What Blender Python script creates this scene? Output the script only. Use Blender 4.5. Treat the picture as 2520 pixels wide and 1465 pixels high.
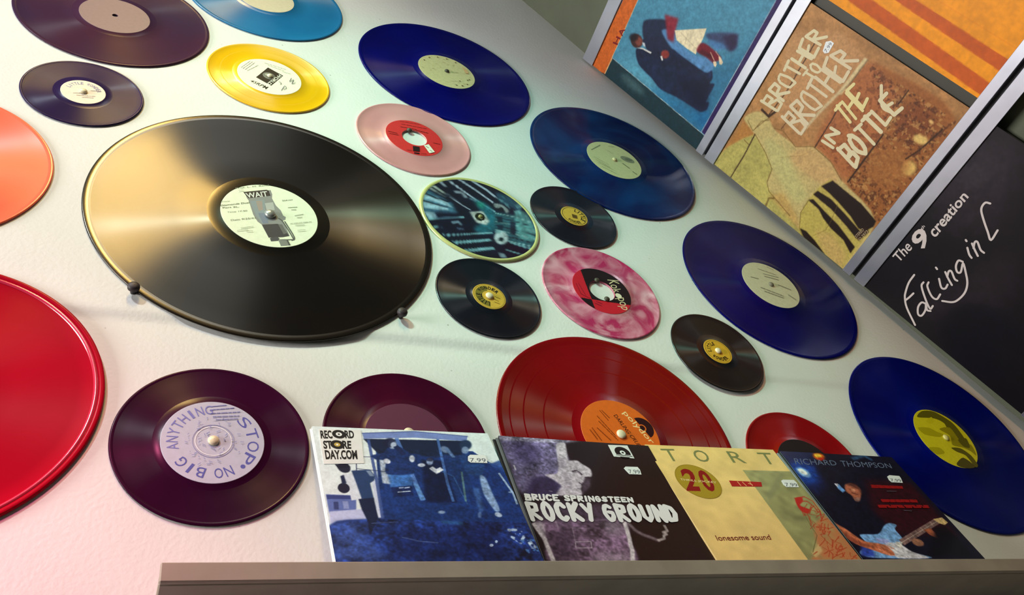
import bpy, math, random
import numpy as np
from mathutils import Matrix, Vector
random.seed(7); np.random.seed(7)
for o in list(bpy.data.objects): bpy.data.objects.remove(o, do_unlink=True)
SC = bpy.context.scene
COL = SC.collection
Z0 = 1.15                                   # camera height above the floor
F = 2113.4                                  # focal length in photo pixels (2520 wide)
CAMP = np.array([0.0, -0.6798, Z0])
RW = np.array([[0.91625119, -0.34900339, -0.19667333],
               [0.11379994, 0.69747063, -0.70751981],
               [0.38410068, 0.62588445, 0.67877486]])   # rows: right, down, forward

# ------------------------------------------------------------------ camera
cd = bpy.data.cameras.new('camera'); cam = bpy.data.objects.new('camera', cd); COL.objects.link(cam)
cd.sensor_fit = 'HORIZONTAL'; cd.sensor_width = 36; cd.lens = 36 * F / 2520; cd.clip_start = 0.01
m = Matrix.Identity(4)
for i in range(3):
    m[i][0] = RW[0][i]; m[i][1] = -RW[1][i]; m[i][2] = -RW[2][i]; m[i][3] = CAMP[i]
cam.matrix_world = m
SC.camera = cam

# ------------------------------------------------------------------ light and exposure
SC.view_settings.view_transform = 'Standard'; SC.view_settings.look = 'None'
SC.view_settings.exposure = 0.0; SC.view_settings.gamma = 1.0; SC.view_settings.use_curve_mapping = False
W = bpy.data.worlds.new('world'); SC.world = W; W.use_nodes = True
W.node_tree.nodes['Background'].inputs[0].default_value = (0.80, 0.86, 0.88, 1)
W.node_tree.nodes['Background'].inputs[1].default_value = 0.06
def area(name, loc, target, sx, sy, power, col):
    l = bpy.data.lights.new(name, 'AREA'); l.shape = 'RECTANGLE'; l.size = sx; l.size_y = sy
    l.energy = power; l.color = col
    o = bpy.data.objects.new(name, l); COL.objects.link(o); o.location = loc
    o.rotation_euler = (Vector(target) - Vector(loc)).to_track_quat('-Z', 'Y').to_euler()
    return o
def spot(name, loc, target, power, col, angle, blend, size):
    l = bpy.data.lights.new(name, 'SPOT'); l.energy = power; l.color = col
    l.spot_size = math.radians(angle); l.spot_blend = blend; l.shadow_soft_size = size
    o = bpy.data.objects.new(name, l); COL.objects.link(o); o.location = loc
    o.rotation_euler = (Vector(target) - Vector(loc)).to_track_quat('-Z', 'Y').to_euler()
    return o
area('ceiling_tube_light', (0.15, -1.75, Z0 + 2.85), (0.4, 0, Z0 + 0.9), 0.5, 0.08, 4, (0.90, 0.97, 1.0))
area('side_fill_light', (-2.4, -0.62, Z0 + 0.60), (1.0, -0.25, Z0 + 0.98), 0.7, 1.2, 23, (1.0, 0.96, 0.92)).data.spread = math.radians(90)  # unseen fill added at the left to brighten the sloping side
spot('left_fill_spot', (-1.3, -1.7, Z0 + 2.4), (-0.20, 0, Z0 + 1.0), 205, (0.86, 0.95, 1.0), 42, 1.0, 0.10)  # added key spot, unseen, so the wall is brightest at the left
area('gold_lamp', (-0.16, -1.40, Z0 + 2.58), (-0.05, 0, Z0 + 0.85), 0.16, 0.75, 1.5, (1.0, 0.66, 0.20)).data.spread = math.radians(36)
spot('mint_tint_fill', (-1.2, -1.8, Z0 + 2.5), (0.44, 0, Z0 + 0.92), 180, (0.10, 1.0, 0.62), 19.5, 1.0, 0.08)  # added unseen lamp that tints the middle of the wall green
spot('warm_tint_fill', (-0.5, -2.3, Z0 + 2.0), (0.98, 0, Z0 + 0.46), 95, (1.0, 0.52, 0.26), 23, 1.0, 0.08)  # added unseen lamp that turns the right of the wall beige
spot('pink_tint_fill', (-0.9, -2.0, Z0 + 1.7), (-0.22, 0, Z0 + 0.24), 190, (1.0, 0.16, 0.36), 22, 1.0, 0.08)  # added unseen lamp that colours the lower left of the wall pink

# ------------------------------------------------------------------ geometry of the picture
def ray(x, y):
    return RW.T @ np.array([(x - 1260) / F, (y - 732.5) / F, 1.0])
class Plane:
    """origin o, unit axes u (right), v (up) and n (towards the viewer)"""
    def __init__(s, o, u, v):
        s.o = np.array(o, float); s.u = np.array(u, float); s.v = np.array(v, float); s.n = np.cross(s.u, s.v)
    def hit(s, x, y):
        d = ray(x, y); t = ((s.o - CAMP) @ s.n) / (d @ s.n); return CAMP + t * d
    def uv(s, x, y):
        h = s.hit(x, y) - s.o; return np.array([h @ s.u, h @ s.v])
    def matrix(s):
        M = Matrix.Identity(4)
        for i in range(3):
            M[i][0] = s.u[i]; M[i][1] = s.v[i]; M[i][2] = s.n[i]; M[i][3] = s.o[i]
        return M
# zoomed views of the photograph from which features were read: (x0, y0, scale)
ZO = dict(A=(60, 60, 3.6625), C=(460, 60, 3.6625), E=(860, 60, 3.662), F=(1280, 240, 4.579), G=(180, 260, 2.441), GL=(500, 430, 7.325),
          H=(1000, 420, 6.1056), K=(1280, 440, 3.4868), J=(1050, 620, 6.37), L=(1620, 530, 3.2547), N=(1200, 800, 3.9375),
          R=(1800, 860, 3.0515), Q=(60, 680, 2.035), B=(740, 900, 2.93), S=(1180, 1040, 4.07), T=(1560, 1060, 2.8636),
          L1=(1400, 60, 4.07), L2=(1700, 60, 2.2895), L3=(2040, 60, 4.31), L4=(2040, 280, 2.093), P=(0, 0, 1), K2=(1400, 640, 9.765), S2=(1200, 1060, 8.14), R2=(2120, 1160, 12.21), T2=(1640, 1120, 9.692))
def zp(z, pts):
    a, b, s = ZO[z]; return [(a + x / s, b + y / s) for x, y in pts]

# ------------------------------------------------------------------ materials
def lin(c):
    return tuple(((v / 255) / 12.92 if v / 255 <= 0.04045 else ((v / 255 + 0.055) / 1.055) ** 2.4) for v in c)
MATS = {}
def new_mat(name):
    mt = bpy.data.materials.new(name); mt.use_nodes = True
    nt = mt.node_tree; return mt, nt, nt.nodes['Principled BSDF']
def plain(name, rgb, rough=0.5, metal=0.0, noise=0.06, scale=60, coat=0.0, spec=0.5):
    if name in MATS: return MATS[name]
    mt, nt, b = new_mat(name)
    n = nt.nodes.new('ShaderNodeTexNoise'); n.inputs['Scale'].default_value = scale; n.inputs['Detail'].default_value = 4
    tc = nt.nodes.new('ShaderNodeTexCoord'); nt.links.new(tc.outputs['Object'], n.inputs['Vector'])
    r = nt.nodes.new('ShaderNodeValToRGB'); c = lin(rgb)
    r.color_ramp.elements[0].position = 0.3; r.color_ramp.elements[1].position = 0.7
    r.color_ramp.elements[0].color = tuple(v * (1 - noise) for v in c) + (1,)
    r.color_ramp.elements[1].color = tuple(min(1, v * (1 + noise)) for v in c) + (1,)
    nt.links.new(n.outputs['Fac'], r.inputs['Fac']); nt.links.new(r.outputs['Color'], b.inputs['Base Color'])
    b.inputs['Roughness'].default_value = rough; b.inputs['Metallic'].default_value = metal
    b.inputs['Coat Weight'].default_value = coat; b.inputs['Coat Roughness'].default_value = 0.15
    b.inputs['Specular IOR Level'].default_value = spec
    MATS[name] = mt; return mt
def printed(name, rough=0.45, coat=0.0, grain=0.05):
    """ink on card: colour from the mesh's own colour attribute with fine paper grain"""
    if name in MATS: return MATS[name]
    mt, nt, b = new_mat(name)
    a = nt.nodes.new('ShaderNodeVertexColor'); a.layer_name = 'ink'
    n = nt.nodes.new('ShaderNodeTexNoise'); n.inputs['Scale'].default_value = 900
    tc = nt.nodes.new('ShaderNodeTexCoord'); nt.links.new(tc.outputs['Object'], n.inputs['Vector'])
    mr = nt.nodes.new('ShaderNodeMapRange'); mr.inputs['To Min'].default_value = 1 - grain * 2; mr.inputs['To Max'].default_value = 1 + grain * 2
    mx = nt.nodes.new('ShaderNodeVectorMath'); mx.operation = 'SCALE'
    nt.links.new(n.outputs['Fac'], mr.inputs['Value']); nt.links.new(a.outputs['Color'], mx.inputs[0])
    nt.links.new(mr.outputs['Result'], mx.inputs['Scale']); nt.links.new(mx.outputs['Vector'], b.inputs['Base Color'])
    b.inputs['Roughness'].default_value = rough; b.inputs['Coat Weight'].default_value = coat; b.inputs['Coat Roughness'].default_value = 0.12
    b.inputs['Specular IOR Level'].default_value = 0.22
    MATS[name] = mt; return mt
def vinyl(name, rgb, rgb2=None, rough=0.34, aniso=1.0, scale=8, gap=(), R=0.15, rlab=0.05, dist=0.0, spec=0.5, tint=None, lo=0.35, hi=0.65):
    """record plastic: circular micro-grooves as anisotropic gloss, smooth rim, run-out and track gaps"""
    mt, nt, b = new_mat(name)
    tc = nt.nodes.new('ShaderNodeTexCoord')
    n = nt.nodes.new('ShaderNodeTexNoise'); n.inputs['Scale'].default_value = scale; n.inputs['Detail'].default_value = 6
    n.inputs['Distortion'].default_value = dist
    nt.links.new(tc.outputs['Object'], n.inputs['Vector'])
    r = nt.nodes.new('ShaderNodeValToRGB')
    c = lin(rgb); c2 = lin(rgb2) if rgb2 else tuple(v * 0.85 for v in c)
    r.color_ramp.elements[0].position = lo; r.color_ramp.elements[1].position = hi
    r.color_ramp.elements[0].color = c + (1,); r.color_ramp.elements[1].color = c2 + (1,)
    nt.links.new(n.outputs['Fac'], r.inputs['Fac']); nt.links.new(r.outputs['Color'], b.inputs['Base Color'])
    ln = nt.nodes.new('ShaderNodeVectorMath'); ln.operation = 'LENGTH'; 
    sep = nt.nodes.new('ShaderNodeVectorMath'); sep.operation = 'MULTIPLY'; sep.inputs[1].default_value = (1, 1, 0)
    nt.links.new(tc.outputs['Object'], sep.inputs[0]); nt.links.new(sep.outputs['Vector'], ln.inputs[0])
    dv = nt.nodes.new('ShaderNodeMath'); dv.operation = 'DIVIDE'; dv.inputs[1].default_value = R
    nt.links.new(ln.outputs['Value'], dv.inputs[0])
    rr = nt.nodes.new('ShaderNodeValToRGB'); rr.color_ramp.interpolation = 'CONSTANT'
    g1 = rlab / R + 0.07; stops = [(0.0, 0), (g1, 1)]
    for g in gap: stops += [(g, 0), (g + 0.012, 1)]
    stops += [(0.955, 0)]
    el = rr.color_ramp.elements
    el[0].position = 0; el[0].color = (0, 0, 0, 1); el[1].position = g1; el[1].color = (1, 1, 1, 1)
    for ps, v in stops[2:]:
        e = el.new(ps); e.color = (v, v, v, 1)
    nt.links.new(dv.outputs[0], rr.inputs['Fac'])
    mr = nt.nodes.new('ShaderNodeMapRange'); mr.inputs['To Min'].default_value = 0.0; mr.inputs['To Max'].default_value = 1.0
    nt.links.new(rr.outputs['Color'], mr.inputs['Value']); nt.links.new(mr.outputs['Result'], b.inputs['Anisotropic'])
    mr2 = nt.nodes.new('ShaderNodeMapRange'); mr2.inputs['To Min'].default_value = 0.22; mr2.inputs['To Max'].default_value = rough
    nt.links.new(rr.outputs['Color'], mr2.inputs['Value']); nt.links.new(mr2.outputs['Result'], b.inputs['Roughness'])
    tg = nt.nodes.new('ShaderNodeTangent'); tg.direction_type = 'RADIAL'; tg.axis = 'Z'
    nt.links.new(tg.outputs['Tangent'], b.inputs['Tangent'])
    b.inputs['Anisotropic Rotation'].default_value = 0.25
    b.inputs['Specular IOR Level'].default_value = spec
    if tint: b.inputs['Specular Tint'].default_value = tint + (1,)
    return mt

# ------------------------------------------------------------------ object helpers
def link(o, parent=None):
    COL.objects.link(o)
    if parent is not None: o.parent = parent
    return o
def mesh_obj(name, verts, faces, mat, parent=None, smooth=False, colors=None, matrix=None):
    me = bpy.data.meshes.new(name); me.from_pydata([tuple(v) for v in verts], [], faces); me.update()
    if colors is not None:
        at = me.color_attributes.new('ink', 'FLOAT_COLOR', 'POINT')
        c = np.ones((len(verts), 4), np.float32); c[:, :3] = colors; at.data.foreach_set('color', c.ravel())
    if smooth: me.polygons.foreach_set('use_smooth', [True] * len(me.polygons))
    me.materials.append(mat)
    o = link(bpy.data.objects.new(name, me), parent)
    if matrix is not None: o.matrix_world = matrix
    return o
def empty(name, matrix):
    o = link(bpy.data.objects.new(name, None)); o.empty_display_size = 0.02; o.matrix_world = matrix; return o
def tag(o, label, cat, group=None):
    o['label'] = label; o['category'] = cat
    if group: o['group'] = group
    return o
def structure(o): o['kind'] = 'structure'; return o
def box_vf(x0, x1, y0, y1, z0, z1, bev=0.0):
    v = []; f = []
    if bev <= 0:
        v = [(x, y, z) for z in (z0, z1) for y in (y0, y1) for x in (x0, x1)]
        f = [(0, 2, 3, 1), (4, 5, 7, 6), (0, 1, 5, 4), (2, 6, 7, 3), (0, 4, 6, 2), (1, 3, 7, 5)]
        return v, f
    rings = [(0.0, bev), (bev, 0.0), (1 - 0, 0.0)]
    lv = [(z0, bev), (z0 + bev, 0), (z1 - bev, 0), (z1, bev)]
    for z, i in lv:
        c = bev
        v += [(x0 + i + (c if i == 0 else 0), y0 + i, z), (x1 - i - (c if i == 0 else 0), y0 + i, z), (x1 - i, y0 + i + (c if i == 0 else 0), z), (x1 - i, y1 - i - (c if i == 0 else 0), z),
              (x1 - i - (c if i == 0 else 0), y1 - i, z), (x0 + i + (c if i == 0 else 0), y1 - i, z), (x0 + i, y1 - i - (c if i == 0 else 0), z), (x0 + i, y0 + i + (c if i == 0 else 0), z)]
    for k in range(3):
        for j in range(8):
            a = k * 8 + j; b = k * 8 + (j + 1) % 8; f.append((a, b, b + 8, a + 8))
    f.append(tuple(reversed(range(8)))); f.append(tuple(range(24, 32)))
    return v, f
def lathe_vf(prof, n=96, closed=True):
    """profile [(r, z)] turned about the z axis"""
    v = []; f = []; k = len(prof)
    for i in range(n):
        a = 2 * math.pi * i / n; ca, sa = math.cos(a), math.sin(a)
        v += [(r * ca, r * sa, z) for r, z in prof]
    for i in range(n):
        j = (i + 1) % n
        for q in range(k if closed else k - 1):
            w = (q + 1) % k; f.append((i * k + q, j * k + q, j * k + w, i * k + w))
    return v, f
def prism(pts, z0, z1):
    n = len(pts); v = [(x, y, z0) for x, y in pts] + [(x, y, z1) for x, y in pts]
    area2 = sum(pts[i][0] * pts[(i + 1) % n][1] - pts[(i + 1) % n][0] * pts[i][1] for i in range(n))
    if area2 < 0: v = [(x, y, z0) for x, y in reversed(pts)] + [(x, y, z1) for x, y in reversed(pts)]
    f = [tuple(range(n, 2 * n)), tuple(reversed(range(n)))] + [(i, (i + 1) % n, (i + 1) % n + n, i + n) for i in range(n)]
    return v, f
class Ink:
    """flat print as stacked thin shapes in a plane; every shape has its own colour"""
    def __init__(s, plane, z=0.0, words=False): s.pl = plane; s.v = []; s.f = []; s.c = []; s.z = z; s.k = 0; s.lock = 0; s.words = words; s.cuts = [0]
    def up(s):
        s.k += 0.12 if s.lock else 1
        return s.z + s.k * 0.000012
    def cut(s, force=False):
        if (s.words or force) and s.cuts[-1] != len(s.f): s.cuts.append(len(s.f))
    def add(s, pts, faces, rgb):
        z = s.up(); b = len(s.v); s.v += [(x, y, z) for x, y in pts]
        s.f += [tuple(i + b for i in q) for q in faces]; s.c += [lin(rgb)] * len(pts)
    def poly(s, pts, rgb):
        p = list(map(tuple, pts)); n = len(p)
        if sum(p[i][0] * p[(i + 1) % n][1] - p[(i + 1) % n][0] * p[i][1] for i in range(n)) < 0: p = p[::-1]
        s.add(p, [tuple(range(n))], rgb)
    def zpoly(s, z, pts, rgb): s.poly([s.pl.uv(*q) for q in zp(z, pts)], rgb)
    def disc(s, c, r, rgb, r0=0.0, n=40, a0=0, a1=360):
        full = abs(a1 - a0) >= 360; A = [math.radians(a0 + (a1 - a0) * i / n) for i in range(n + (0 if full else 1))]
        if r0 <= 0 and full: s.poly([(c[0] + r * math.cos(a), c[1] + r * math.sin(a)) for a in A], rgb); return
        p = [(c[0] + r0 * math.cos(a), c[1] + r0 * math.sin(a)) for a in A] + [(c[0] + r * math.cos(a), c[1] + r * math.sin(a)) for a in A]
        k = len(A); s.add(p, [(i, i + k, (i + 1) % k + k, (i + 1) % k) for i in range(k if full else k - 1)], rgb)
    def strokes(s, lines, w, rgb):
        s.up(); s.lock += 1
        for L in lines:
            L = [np.array(q, float) for q in L]
            if len(L) == 1: s.disc(L[0], w * 0.62, rgb, n=10); continue
            for a, b in zip(L[:-1], L[1:]):
                d = b - a; l = np.linalg.norm(d)
                if l < 1e-9: continue
                d /= l; e = np.array([-d[1], d[0]]) * w / 2; x = d * w * 0.3
                s.poly([a - e, a + e, b + e, b - e], rgb)
            for q in L: s.disc(q, w / 2, rgb, n=10)
        s.lock -= 1
    def zstrokes(s, z, lines, w, rgb):
        s.cut(); s.strokes([curve([s.pl.uv(*q) for q in zp(z, L)]) for L in lines], w, rgb)
    def text(s, txt, quad, rgb, bold=0.0):
        """outline-font text stretched over quad = lower-left, lower-right, upper-right, upper-left in plane coordinates"""
        v, f = font(txt, bold); q = [np.array(k) for k in quad]
        pts = [tuple((1 - y) * ((1 - x) * q[0] + x * q[1]) + y * ((1 - x) * q[3] + x * q[2])) for x, y in v]
        s.add(pts, f, rgb)
    def ztext(s, z, txt, quad, rgb, bold=0.0):
        s.cut(); s.text(txt, [s.pl.uv(*k) for k in zp(z, quad)], rgb, bold)
    def arc(s, txt, c, r, h, a0, a1, rgb, bold=0.0, out=True, wide=0.8):
        n = len(txt)
        for i, ch in enumerate(txt):
            if ch == ' ': continue
            a = math.radians(a0 + (a1 - a0) * (i + 0.5) / n); step = abs(math.radians(a1 - a0)) / n * r * wide
            rd = np.array([math.cos(a), math.sin(a)]) * (1 if out else -1); tn = np.array([rd[1], -rd[0]])
            p = np.array(c) + np.array([math.cos(a), math.sin(a)]) * r
            k = 0.35 if ch in 'I.:1' else 1
            s.text(ch, [p - tn * step / 2 * k - rd * h / 2, p + tn * step / 2 * k - rd * h / 2, p + tn * step / 2 * k + rd * h / 2, p - tn * step / 2 * k + rd * h / 2], rgb, bold)
    def hand(s, txt, quad, w, rgb, jit=0.06, gap=0.22, wide=None):
        """brush or chalk capitals drawn as strokes over a quad"""
        ws = [wide.get(c, 0.8) if wide else (0.35 if c in 'I ' else 0.8) for c in txt]; tot = sum(ws) + gap * (len(txt) - 1); x = 0
        q = [np.array(k) for k in quad]; rnd = random.Random(txt)
        for c, cw in zip(txt, ws):
            for L in STROKE.get(c, []):
                pts = []
                for a, b in L:
                    X = (x + a * cw + rnd.uniform(-jit, jit) * 0.5) / tot; Y = b + rnd.uniform(-jit, jit)
                    pts.append((1 - Y) * ((1 - X) * q[0] + X * q[1]) + Y * ((1 - X) * q[3] + X * q[2]))
                s.strokes([pts], w * rnd.uniform(0.85, 1.12), rgb)
            x += cw + gap
    def zhand(s, z, txt, quad, w, rgb, **k):
        s.cut(); s.up(); s.lock += 1; s.hand(txt, [s.pl.uv(*k2) for k2 in zp(z, quad)], w, rgb, **k); s.lock -= 1
    def build(s, name, parent, mat=None):
        cs = s.cuts + [len(s.f)]
        for a, b in zip(cs[:-1], cs[1:]):
            if b <= a: continue
            f = s.f[a:b]; ids = sorted({i for q in f for i in q}); mp = {i: j for j, i in enumerate(ids)}
            mesh_obj(name, [s.v[i] for i in ids], [tuple(mp[i] for i in q) for q in f], mat or printed('print_ink', 0.5), parent, colors=np.array([s.c[i] for i in ids], np.float32))
def curve(P, n=4):
    """smooth line through the given points"""
    if len(P) < 3: return P
    P = [np.array(p) for p in P]; Q = [2 * P[0] - P[1]] + P + [2 * P[-1] - P[-2]]; out = [P[0]]
    for i in range(len(P) - 1):
        a, b, c, d = Q[i:i + 4]
        for t in np.linspace(0, 1, n + 1)[1:]: out.append(0.5 * (2 * b + (c - a) * t + (2 * a - 5 * b + 4 * c - d) * t * t + (3 * b - a - 3 * c + d) * t ** 3))
    return out
def loop(P, n=4):
    """smooth closed outline through the given points"""
    P = [np.array(p, float) for p in P]; m = len(P); out = []
    for i in range(m):
        a, b, c, d = P[i - 1], P[i], P[(i + 1) % m], P[(i + 2) % m]
        for t in np.linspace(0, 1, n + 1)[:-1]: out.append(0.5 * (2 * b + (c - a) * t * 0.8 + (2 * a - 5 * b + 4 * c - d) * 0.8 * t * t + 0.2 * 2 * (c - b) * (3 * t * t - 2 * t ** 3) + (3 * b - a - 3 * c + d) * 0.8 * t ** 3))
    return out
FONT = {}
def font(txt, bold=0.0):
    if (txt, bold) in FONT: return FONT[(txt, bold)]
    c = bpy.data.curves.new('t', 'FONT'); c.body = txt; c.resolution_u = 3; c.offset = bold; c.fill_mode = 'FRONT'
    o = bpy.data.objects.new('t', c); me = bpy.data.meshes.new_from_object(o)
    v = np.array([(q.co.x, q.co.y) for q in me.vertices]); f = [tuple(p.vertices) for p in me.polygons]
    lo, hi = v.min(0), v.max(0); v = (v - lo) / np.maximum(hi - lo, 1e-6)
    f2 = []
    for p in f:
        A = sum(v[p[i]][0] * v[p[(i + 1) % len(p)]][1] - v[p[(i + 1) % len(p)]][0] * v[p[i]][1] for i in range(len(p)))
        f2.append(p if A > 0 else p[::-1])
    bpy.data.objects.remove(o); bpy.data.curves.remove(c); bpy.data.meshes.remove(me)
    FONT[(txt, bold)] = (v, f2); return FONT[(txt, bold)]
def arcp(cx, cy, rx, ry, a0, a1, n=8):
    return [(cx + rx * math.cos(math.radians(a0 + (a1 - a0) * i / n)), cy + ry * math.sin(math.radians(a0 + (a1 - a0) * i / n))) for i in range(n + 1)]
STROKE = {
    'A': [[(0, 0), (.5, 1), (1, 0)], [(.2, .35), (.8, .35)]], 'B': [[(0, 0), (0, 1)], [(0, 1), (.8, .92), (.8, .6), (0, .52), (.95, .4), (.9, .05), (0, 0)]],
    'C': [arcp(.55, .5, .55, .5, 45, 315)], 'D': [[(0, 0), (0, 1), (.7, .9), (1, .5), (.7, .08), (0, 0)]], 'E': [[(1, 1), (0, 1), (0, 0), (1, 0)], [(0, .5), (.75, .5)]],
    'G': [arcp(.5, .5, .5, .5, 50, 330), [(.95, .25), (.95, .5), (.55, .48)]], 'H': [[(0, 0), (0, 1)], [(1, 0), (1, 1)], [(0, .5), (1, .5)]], 'I': [[(.5, 0), (.5, 1)]],
    'K': [[(0, 0), (0, 1)], [(.95, 1), (.05, .5), (1, 0)]], 'L': [[(0, 1), (0, 0), (.9, .05)]], 'N': [[(0, 0), (0, 1), (1, 0), (1, 1)]], 'O': [arcp(.5, .5, .5, .5, 90, 450, 10)],
    'P': [[(0, 0), (0, 1), (.9, .9), (.9, .6), (0, .5)]], 'R': [[(0, 0), (0, 1), (.9, .9), (.85, .6), (.05, .5), (1, 0)]], 'S': [[(.95, .85), (.5, 1), (.08, .8), (.3, .55), (.85, .4), (.9, .12), (.5, 0), (0, .15)]],
    'T': [[(.5, 0), (.5, 1)], [(0, 1), (1, .98)]], 'U': [[(0, 1), (.05, .2), (.5, 0), (.95, .2), (1, 1)]], 'Y': [[(0, 1), (.5, .5)], [(1, 1), (.45, 0)]], 'M': [[(0, 0), (.1, 1), (.5, .3), (.9, 1), (1, 0)]]}

class Canvas:
    """printed picture: colours computed on a fine grid of the card and stored on its vertices"""
    def __init__(s, plane, w, h, n, rgb, u0=0.0, v0=0.0):
        s.pl = plane; s.w = w; s.h = h; s.u0 = u0; s.v0 = v0; s.nx = n; s.ny = max(8, int(n * h / w))
        s.a = np.empty((s.ny + 1, s.nx + 1, 3)); s.a[:] = rgb; s.z = 'P'
    def g(s, pts):
        r = []
        for q in zp(s.z, pts):
            u, v = s.pl.uv(*q); r.append(((u - s.u0) / s.w * s.nx, (v - s.v0) / s.h * s.ny))
        return np.array(r)
    def mask(s, P):
        SS = 3; x0, y0 = np.floor(P.min(0)).astype(int) - 1; x1, y1 = np.ceil(P.max(0)).astype(int) + 2
        x0 = max(x0, 0); y0 = max(y0, 0); x1 = min(x1, s.nx + 1); y1 = min(y1, s.ny + 1)
        if x1 <= x0 or y1 <= y0: return None
        xs = x0 - 0.5 + (np.arange((x1 - x0) * SS) + 0.5) / SS; ys = y0 - 0.5 + (np.arange((y1 - y0) * SS) + 0.5) / SS
        X, Y = np.meshgrid(xs, ys); ins = np.zeros(X.shape, bool)
        for i in range(len(P)):
            ax, ay = P[i]; bx, by = P[(i + 1) % len(P)]
            if ay == by: continue
            ins ^= ((ay > Y) != (by > Y)) & (X < (bx - ax) * (Y - ay) / (by - ay) + ax)
        m = ins.reshape(y1 - y0, SS, x1 - x0, SS).mean((1, 3)); M = np.zeros(s.a.shape[:2]); M[y0:y1, x0:x1] = m; return M
    def put(s, M, rgb, a, blur, tex):
        if M is None: return
        if blur: M = gauss(M, blur * s.nx * 0.65)
        if tex: M = M * np.clip(1 + tex * (2.2 * s.noise(s.nx / 14) - 1.1), 0, 1)
        M = (M * a)[..., None]; s.a[:] = s.a * (1 - M) + np.array(rgb, float) * M
    def poly(s, pts, rgb, a=1, blur=0, tex=0):
        P = s.g(pts)
        if len(pts) >= 6 and blur >= 0.004: P = np.array(loop(P))
        s.put(s.mask(P), rgb, a, blur, tex)
    def line(s, pts, w, rgb, a=1, blur=0):
        P = s.g(pts); M = np.zeros(s.a.shape[:2]); w = w / s.w * s.nx / 2
        for p, q in zip(P[:-1], P[1:]):
            d = q - p; l = np.linalg.norm(d)
            if l < 1e-6: continue
            e = np.array([-d[1], d[0]]) / l * w; x = d / l * w * 0.5
            k = s.mask(np.array([p - e - x, p + e - x, q + e + x, q - e + x]))
            if k is not None: M = np.maximum(M, k)
        s.put(M, rgb, a, blur, 0)
    def ell(s, c, rx, ry, rgb, a=1, blur=0, rot=0, tex=0):
        """ellipse given in the zoomed view's own pixels"""
        r = math.radians(rot); P = []
        for i in range(28):
            t = 2 * math.pi * i / 28; x, y = rx * math.cos(t), ry * math.sin(t)
            P.append((c[0] + x * math.cos(r) - y * math.sin(r), c[1] + x * math.sin(r) + y * math.cos(r)))
        s.poly(P, rgb, a, blur, tex)
    def noise(s, cells, seed=None):
        rs = np.random.RandomState(seed if seed is not None else np.random.randint(1 << 30)); k = max(2, int(cells)); ky = max(2, int(cells * s.ny / s.nx)); G = rs.rand(ky + 2, k + 2)
        y = np.linspace(0, ky, s.ny + 1); x = np.linspace(0, k, s.nx + 1); yi = y.astype(int); xi = x.astype(int); fy = (y - yi)[:, None]; fx = (x - xi)[None]
        fy = fy * fy * (3 - 2 * fy); fx = fx * fx * (3 - 2 * fx)
        return (G[yi][:, xi] * (1 - fx) + G[yi][:, xi + 1] * fx) * (1 - fy) + (G[yi + 1][:, xi] * (1 - fx) + G[yi + 1][:, xi + 1] * fx) * fy
    def mottle(s, amt, cells=(8, 20, 60), pts=None, blur=0.0):
        t = sum(s.noise(c) - 0.5 for c in cells) / len(cells) * 2
        M = 1 if pts is None else s.mask(s.g(pts))
        if M is None: return
        if pts is not None and blur: M = gauss(M, blur * s.nx)
        s.a[:] = np.clip(s.a * (1 + (amt * t * M)[..., None]), 0, 255)
    def tint(s, rgb, thr, cells, a=0.6, pts=None, soft=0.12):
        t = s.noise(cells) * 0.6 + s.noise(cells * 2.3) * 0.4; M = np.clip((t - thr) / soft, 0, 1)
        if pts is not None:
            k = s.mask(s.g(pts)); M = M * (k if k is not None else 0)
        s.put(M, rgb, a, 0, 0)
    def build(s, name, parent, mat, z=0.0003):
        x = np.linspace(0, s.w, s.nx + 1) + s.u0; y = np.linspace(0, s.h, s.ny + 1) + s.v0; X, Y = np.meshgrid(x, y)
        v = np.stack([X.ravel(), Y.ravel(), np.full(X.size, z)], 1); k = s.nx + 1
        i = (np.arange(s.ny)[:, None] * k + np.arange(s.nx)[None]).ravel(); f = np.stack([i, i + 1, i + k + 1, i + k], 1)
        return fast_mesh(name, v, f, lin_arr(s.a.reshape(-1, 3)), mat, parent)
    def sample(s, u, v):
        x = np.clip((u - s.u0) / s.w * s.nx, 0, s.nx - 1e-3); y = np.clip((v - s.v0) / s.h * s.ny, 0, s.ny - 1e-3); xi = x.astype(int); yi = y.astype(int)
        fx = (x - xi)[..., None]; fy = (y - yi)[..., None]; A = s.a
        return (A[yi, xi] * (1 - fx) + A[yi, xi + 1] * fx) * (1 - fy) + (A[yi + 1, xi] * (1 - fx) + A[yi + 1, xi + 1] * fx) * fy
def lin_arr(a):
    a = np.clip(a, 0, 255) / 255.0; return np.where(a <= 0.04045, a / 12.92, ((a + 0.055) / 1.055) ** 2.4)
def gauss(M, sg):
    if sg < 0.3: return M
    r = int(3 * sg) + 1; k = np.exp(-0.5 * (np.arange(-r, r + 1) / sg) ** 2); k /= k.sum()
    P = np.pad(M, ((r, r), (r, r)), 'edge'); P = sum(k[i] * P[i:i + M.shape[0]] for i in range(2 * r + 1))
    return sum(k[i] * P[:, i:i + M.shape[1]] for i in range(2 * r + 1))
def fast_mesh(name, v, f, col, mat, parent):
    me = bpy.data.meshes.new(name); n, k = f.shape
    me.vertices.add(len(v)); me.vertices.foreach_set('co', v.astype(np.float32).ravel())
    me.loops.add(n * k); me.loops.foreach_set('vertex_index', f.astype(np.int32).ravel())
    me.polygons.add(n); me.polygons.foreach_set('loop_start', np.arange(0, n * k, k, dtype=np.int32)); me.update(calc_edges=True); me.validate()
    at = me.color_attributes.new('ink', 'FLOAT_COLOR', 'POINT'); c = np.ones((len(v), 4), np.float32); c[:, :3] = col; at.data.foreach_set('color', c.ravel())
    me.materials.append(mat); return link(bpy.data.objects.new(name, me), parent)

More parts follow.
